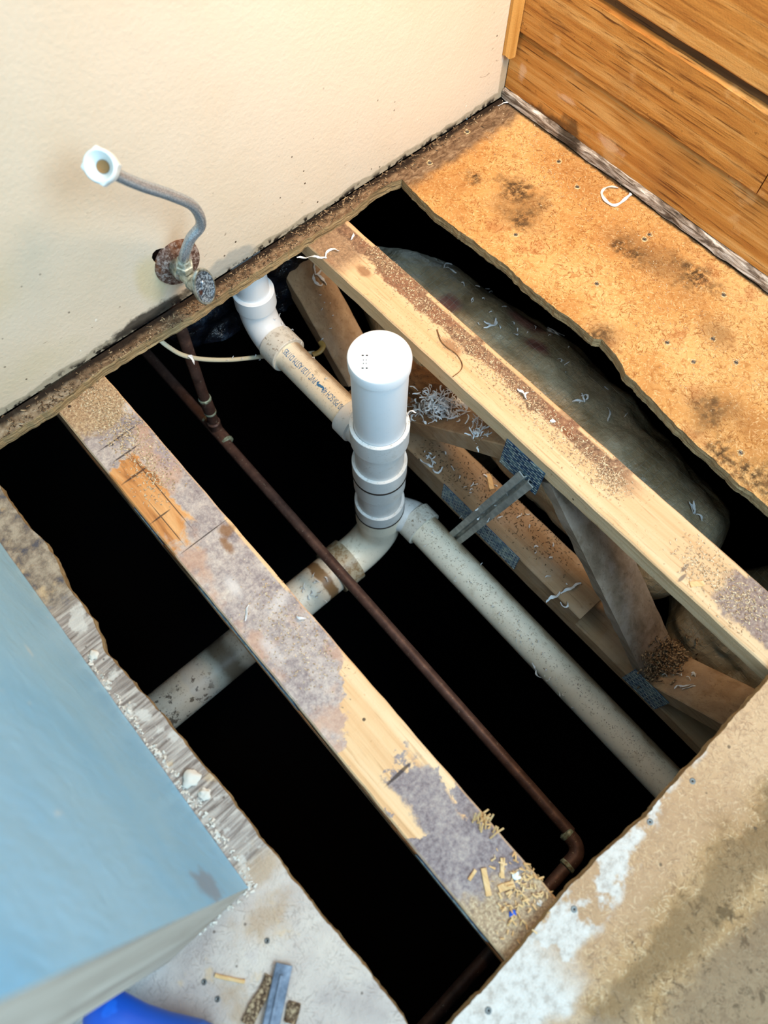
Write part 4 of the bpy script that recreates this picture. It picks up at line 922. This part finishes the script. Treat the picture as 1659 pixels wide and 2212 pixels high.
bm = bmesh.new(); pts = bez([Zp(x, y, -.0155) for x, y in [(944, 712), (952, 735), (966, 750), (986, 765), (998, 785), (995, 800), (978, 814)]], 6); sweep(bm, pts, [.0011 * (1 - .5 * i / len(pts)) for i in range(len(pts))], 8)
tag(obj('dried_root', bm, M_BLOCK, None, True, off=tuple(pts[0])), 'thin dark curved root lying on the right truss top beside the white cap', 'twig')
# small scattered shavings that nothing tells apart, one group per surface
def scatter(region, n, grp, label, L=(.006, .014), wd=(.0012, .003), sd=1):
    r = random.Random(sd)
    for k in range(n):
        t = r.random(); i = r.randrange(len(region) - 1); x = region[i][0] * (1 - t) + region[i+1][0] * t; y = region[i][1] * (1 - t) + region[i+1][1] * t; s = region[i][2]
        px, py = x + r.gauss(0, s), y + r.gauss(0, s); shaving(px, py, r.uniform(*L), r.uniform(*wd), label, grp, 1.1, 1, sd * 100 + k)
scatter([(900, 960, 18), (1010, 1060, 25), (1120, 1150, 25), (1230, 1260, 22)], 34, 'small shavings on the lower chord', 'tiny white shaving among the crumbs on the right truss lower chord', sd=2)
scatter([(930, 1150, 14), (1050, 1290, 14), (1160, 1420, 14), (1240, 1510, 12)], 34, 'small shavings on the beige lower pipe', 'tiny white fleck on top of the beige lower pipe', (.003, .009), (.0008, .002), 3)
scatter([(640, 1300, 16), (690, 1250, 16)], 14, 'shavings on the soiled trunk pipe', 'small pale shaving on the soiled pipe beside the left truss', (.008, .018), sd=4)
scatter([(980, 620, 18), (1100, 690, 20), (1200, 760, 18), (1330, 900, 20)], 26, 'small shavings on the duct', 'tiny pale shaving on the film-wrapped duct', sd=5)
scatter([(1420, 1450, 14), (1470, 1440, 16), (1520, 1500, 14)], 14, 'shavings at the foot of the slanting timbers', 'small white shaving in the litter where the slanting timbers meet', sd=6)
scatter([(590, 680, 6), (660, 770, 8), (740, 850, 8)], 12, 'crumbs on the printed pipe', 'tiny white fleck on the printed white pipe', (.003, .008), (.001, .002), 7)
scatter([(460, 775, 4), (560, 772, 4)], 6, 'flecks on the cable', 'tiny white fleck clinging to the cable', (.004, .009), (.001, .002), 8)
scatter([(680, 640, 20), (760, 760, 20)], 7, 'flecks on the slanting timber', 'tiny white fleck on the brown slanting timber near the wall', (.003, .008), (.001, .002), 9)

def dust(name, poly, n, mat, label, kind='dust', size=(.0008, .003), sd=1, z=None, aspect=2.5, lift=.0):
    """uncountable flakes, each a thin sliver on the surface under it"""
    r = random.Random(sd); bm = bmesh.new(); k = 0; first = None
    for _ in range(n):
        i = r.randrange(len(poly) - 1); t = r.random(); x = poly[i][0] * (1 - t) + poly[i+1][0] * t + r.gauss(0, poly[i][2]); y = poly[i][1] * (1 - t) + poly[i+1][1] * t + r.gauss(0, poly[i][2])
        p, nor = hit(x, y)
        if p is None or nor.z < .55: continue
        if z and not (z[0] < p.z < z[1]): continue
        if first is None: first = p.copy()
        s = r.uniform(*size); u, v = frame(nor); a = r.uniform(0, 2 * PI); d = u * math.cos(a) + v * math.sin(a); e = nor.cross(d); tl = nor * r.uniform(0, .7)
        d = (d + tl).normalized(); q = p + nor * (s * .35 + lift * r.random()); A = d * s * aspect / 2; B = e * s / 2; T = nor * s * .18
        vs = [bm.verts.new(q + A * a_ + B * b_ + T * c_) for a_, b_, c_ in ((-1, -1, -1), (1, -.5, -1), (1, .6, -1), (-1, 1, -1), (-1, -1, 1), (1, -.5, 1), (1, .6, 1), (-1, 1, 1))]
        for f in ((3, 2, 1, 0), (4, 5, 6, 7), (0, 1, 5, 4), (1, 2, 6, 5), (2, 3, 7, 6), (3, 0, 4, 7)): bm.faces.new([vs[j] for j in f])
    if first is None: bm.free(); return
    return tag(obj(name, bm, mat, None, off=tuple(first)), label, kind, kind='stuff')
dust('sawdust', [(800, 530, 14), (900, 640, 16), (1040, 780, 16), (1160, 890, 18), (1290, 1010, 16), (1340, 1060, 14)], 2600, M_DUST, 'pale sawdust sprinkled along the dark band of the right truss top', 'sawdust', (.0006, .0018), 11, (-.03, -.01))
dust('sawdust', [(1480, 1190, 25), (1640, 1340, 25)], 700, M_DUST, 'sawdust on the grey stained stretch of the right truss top by the front panel', 'sawdust', (.0006, .002), 12, (-.03, -.01))
dust('sawdust', [(190, 850, 22), (270, 930, 26), (360, 1050, 26)], 1500, M_DUST, 'sawdust on the wall end of the left truss top', 'sawdust', (.0006, .0018), 13, (-.03, -.01))
dust('sawdust', [(560, 1280, 40), (700, 1450, 40)], 500, M_DUST, 'fine crumbs in the middle of the left truss top', 'sawdust', (.0005, .0015), 14, (-.03, -.01))
dust('wood_litter', [(1110, 1860, 26), (1150, 1920, 26), (1100, 1990, 22)], 170, M_SPLINT, 'loose splinters and chips at the front end of the left truss', 'wood litter', (.0008, .0028), 15, (-.03, .01), 3, .003)
dust('wood_litter', [(1405, 1450, 16), (1440, 1420, 16), (1470, 1400, 12)], 900, M_LIT, 'brown litter heaped where the slanting timbers meet', 'wood litter', (.001, .005), 16, (-.45, -.2), 3, .014)
dust('wood_litter', [(900, 960, 22), (1060, 1060, 30), (1130, 1110, 30), (1230, 1200, 25)], 900, M_LIT, 'crumbs of wood strewn along the lower chord of the right truss', 'wood litter', (.0007, .0022), 17, (-.45, -.2), 2.5)
dust('wood_litter', [(20, 930, 10), (300, 750, 10), (560, 570, 8), (800, 400, 12), (1040, 240, 14)], 1100, M_LIT, 'rotten wood crumbs along the strip under the cream wall', 'wood litter', (.0007, .0028), 18, (-.03, .01), 3)
dust('plaster_crumbs', [(180, 1410, 6), (380, 1680, 7), (545, 1905, 8), (440, 2000, 7), (280, 2100, 7)], 520, M_CRUMB, 'white plaster crumbs along the foot of the left partition', 'plaster crumbs', (.0008, .0035), 19, (-.03, .02), 1.5)
dust('floor_debris', [(1080, 260, 30), (1250, 430, 60), (1450, 620, 60), (1600, 850, 60)], 900, M_DUST, 'fine dust on the orange panel', 'sawdust', (.0005, .0014), 20, (-.03, .01), 2)
dust('pipe_dust', [(900, 1110, 14), (1100, 1340, 16), (1400, 1640, 16)], 500, M_LIT, 'brown dust on the beige lower pipe', 'dust', (.0005, .0013), 21, (-.6, -.44), 2)
# heap of white shavings in the valley of the truss
p0 = None; bm = bmesh.new(); r = random.Random(44)
for k in range(330):
    x, y = r.gauss(945, 30), r.gauss(880, 15)
    p, nor = hit(x, y)
    if p is None or not (-.42 < p.z < -.1): continue
    p0 = p0 or p.copy(); ribbon(bm, p + Vector((0, 0, r.random() * .012)), Vector((0, 0, 1)), r.uniform(.008, .022), r.uniform(.0015, .0035), 1.5, 500 + k)
for k in range(40):
    x = r.gauss(1035, 10); y = r.gauss(930, 22); p, nor = hit(x, y)
    if p is None or not (-.42 < p.z < -.1): continue
    ribbon(bm, p + Vector((0, 0, r.random() * .004)), Vector((0, 0, 1)), r.uniform(.008, .02), r.uniform(.0015, .003), 1.4, 800 + k)
if p0: tag(obj('shavings_heap', bm, M_SHAVE, None, True, off=tuple(p0)), 'tangled heap of white plastic shavings on the slanting timber right of the white stack', 'plastic shavings', kind='stuff')
# single wood chips
p, n_ = hit(1058, 1042)
if p: chipwood('wood_chip', p, 0, 0, .034, .010, .004, 1.05, 'tan rectangular wood chip on the lower chord left of the steel strip', M_SPLINT)
for px, py, L, wd, an, lb in [(1050, 1905, .030, .007, 1.0, 'long pale splinter on the front end of the left truss, nearest its middle'), (1085, 1875, .022, .005, .8, 'short tan splinter beside the long pale one on the left truss'),
                              (1094, 1915, .020, .008, -.4, 'pale flake close to the front edge of the left truss end'), (1505, 1262, .020, .008, -.6, 'pale curled flake on the grey stained end of the right truss'), (1020, 1890, .014, .004, .2, 'small pale sliver at the left of the splinters on the left truss end')]:
    p, n_ = hit(px, py)
    if p: chipwood('wood_splinter', p, 0, 0, L, wd, .0022, an, lb, M_SPLINT, 'splinter')
for px, py, rr, mt, lb, cat in [(1115, 1893, .0045, M_NUT, 'pale blue grey pebble like crumb on the front end of the left truss', 'crumb'), (1107, 1973, .004, M_BLUE, 'blue paint flake on the front end of the left truss', 'paint flake'), (1165, 1950, .003, M_CRUMB, 'white crumb at the right edge of the left truss end', 'crumb'),
                                (415, 1682, .010, M_CRUMB, 'large white plaster lump against the foot of the left partition', 'plaster lump'), (204, 1415, .006, M_CRUMB, 'white plaster lump at the upper part of the partition foot', 'plaster lump'), (442, 1715, .007, M_CRUMB, 'smaller plaster lump just below the large one by the left partition', 'plaster lump')]:
    p, n_ = hit(px, py)
    if not p: continue
    bm = bmesh.new(); bmesh.ops.create_icosphere(bm, subdivisions=3, radius=rr)
    for v in bm.verts: v.co *= 1 + .55 * mn.noise(v.co * (1.3 / rr) + Vector((px, 0, 0))); v.co.z *= .5; v.co += p + Vector((0, 0, rr * .3))
    tag(obj('crumb' if cat == 'crumb' else cat.replace(' ', '_'), bm, mt, None, True, off=tuple(p)), lb, cat)
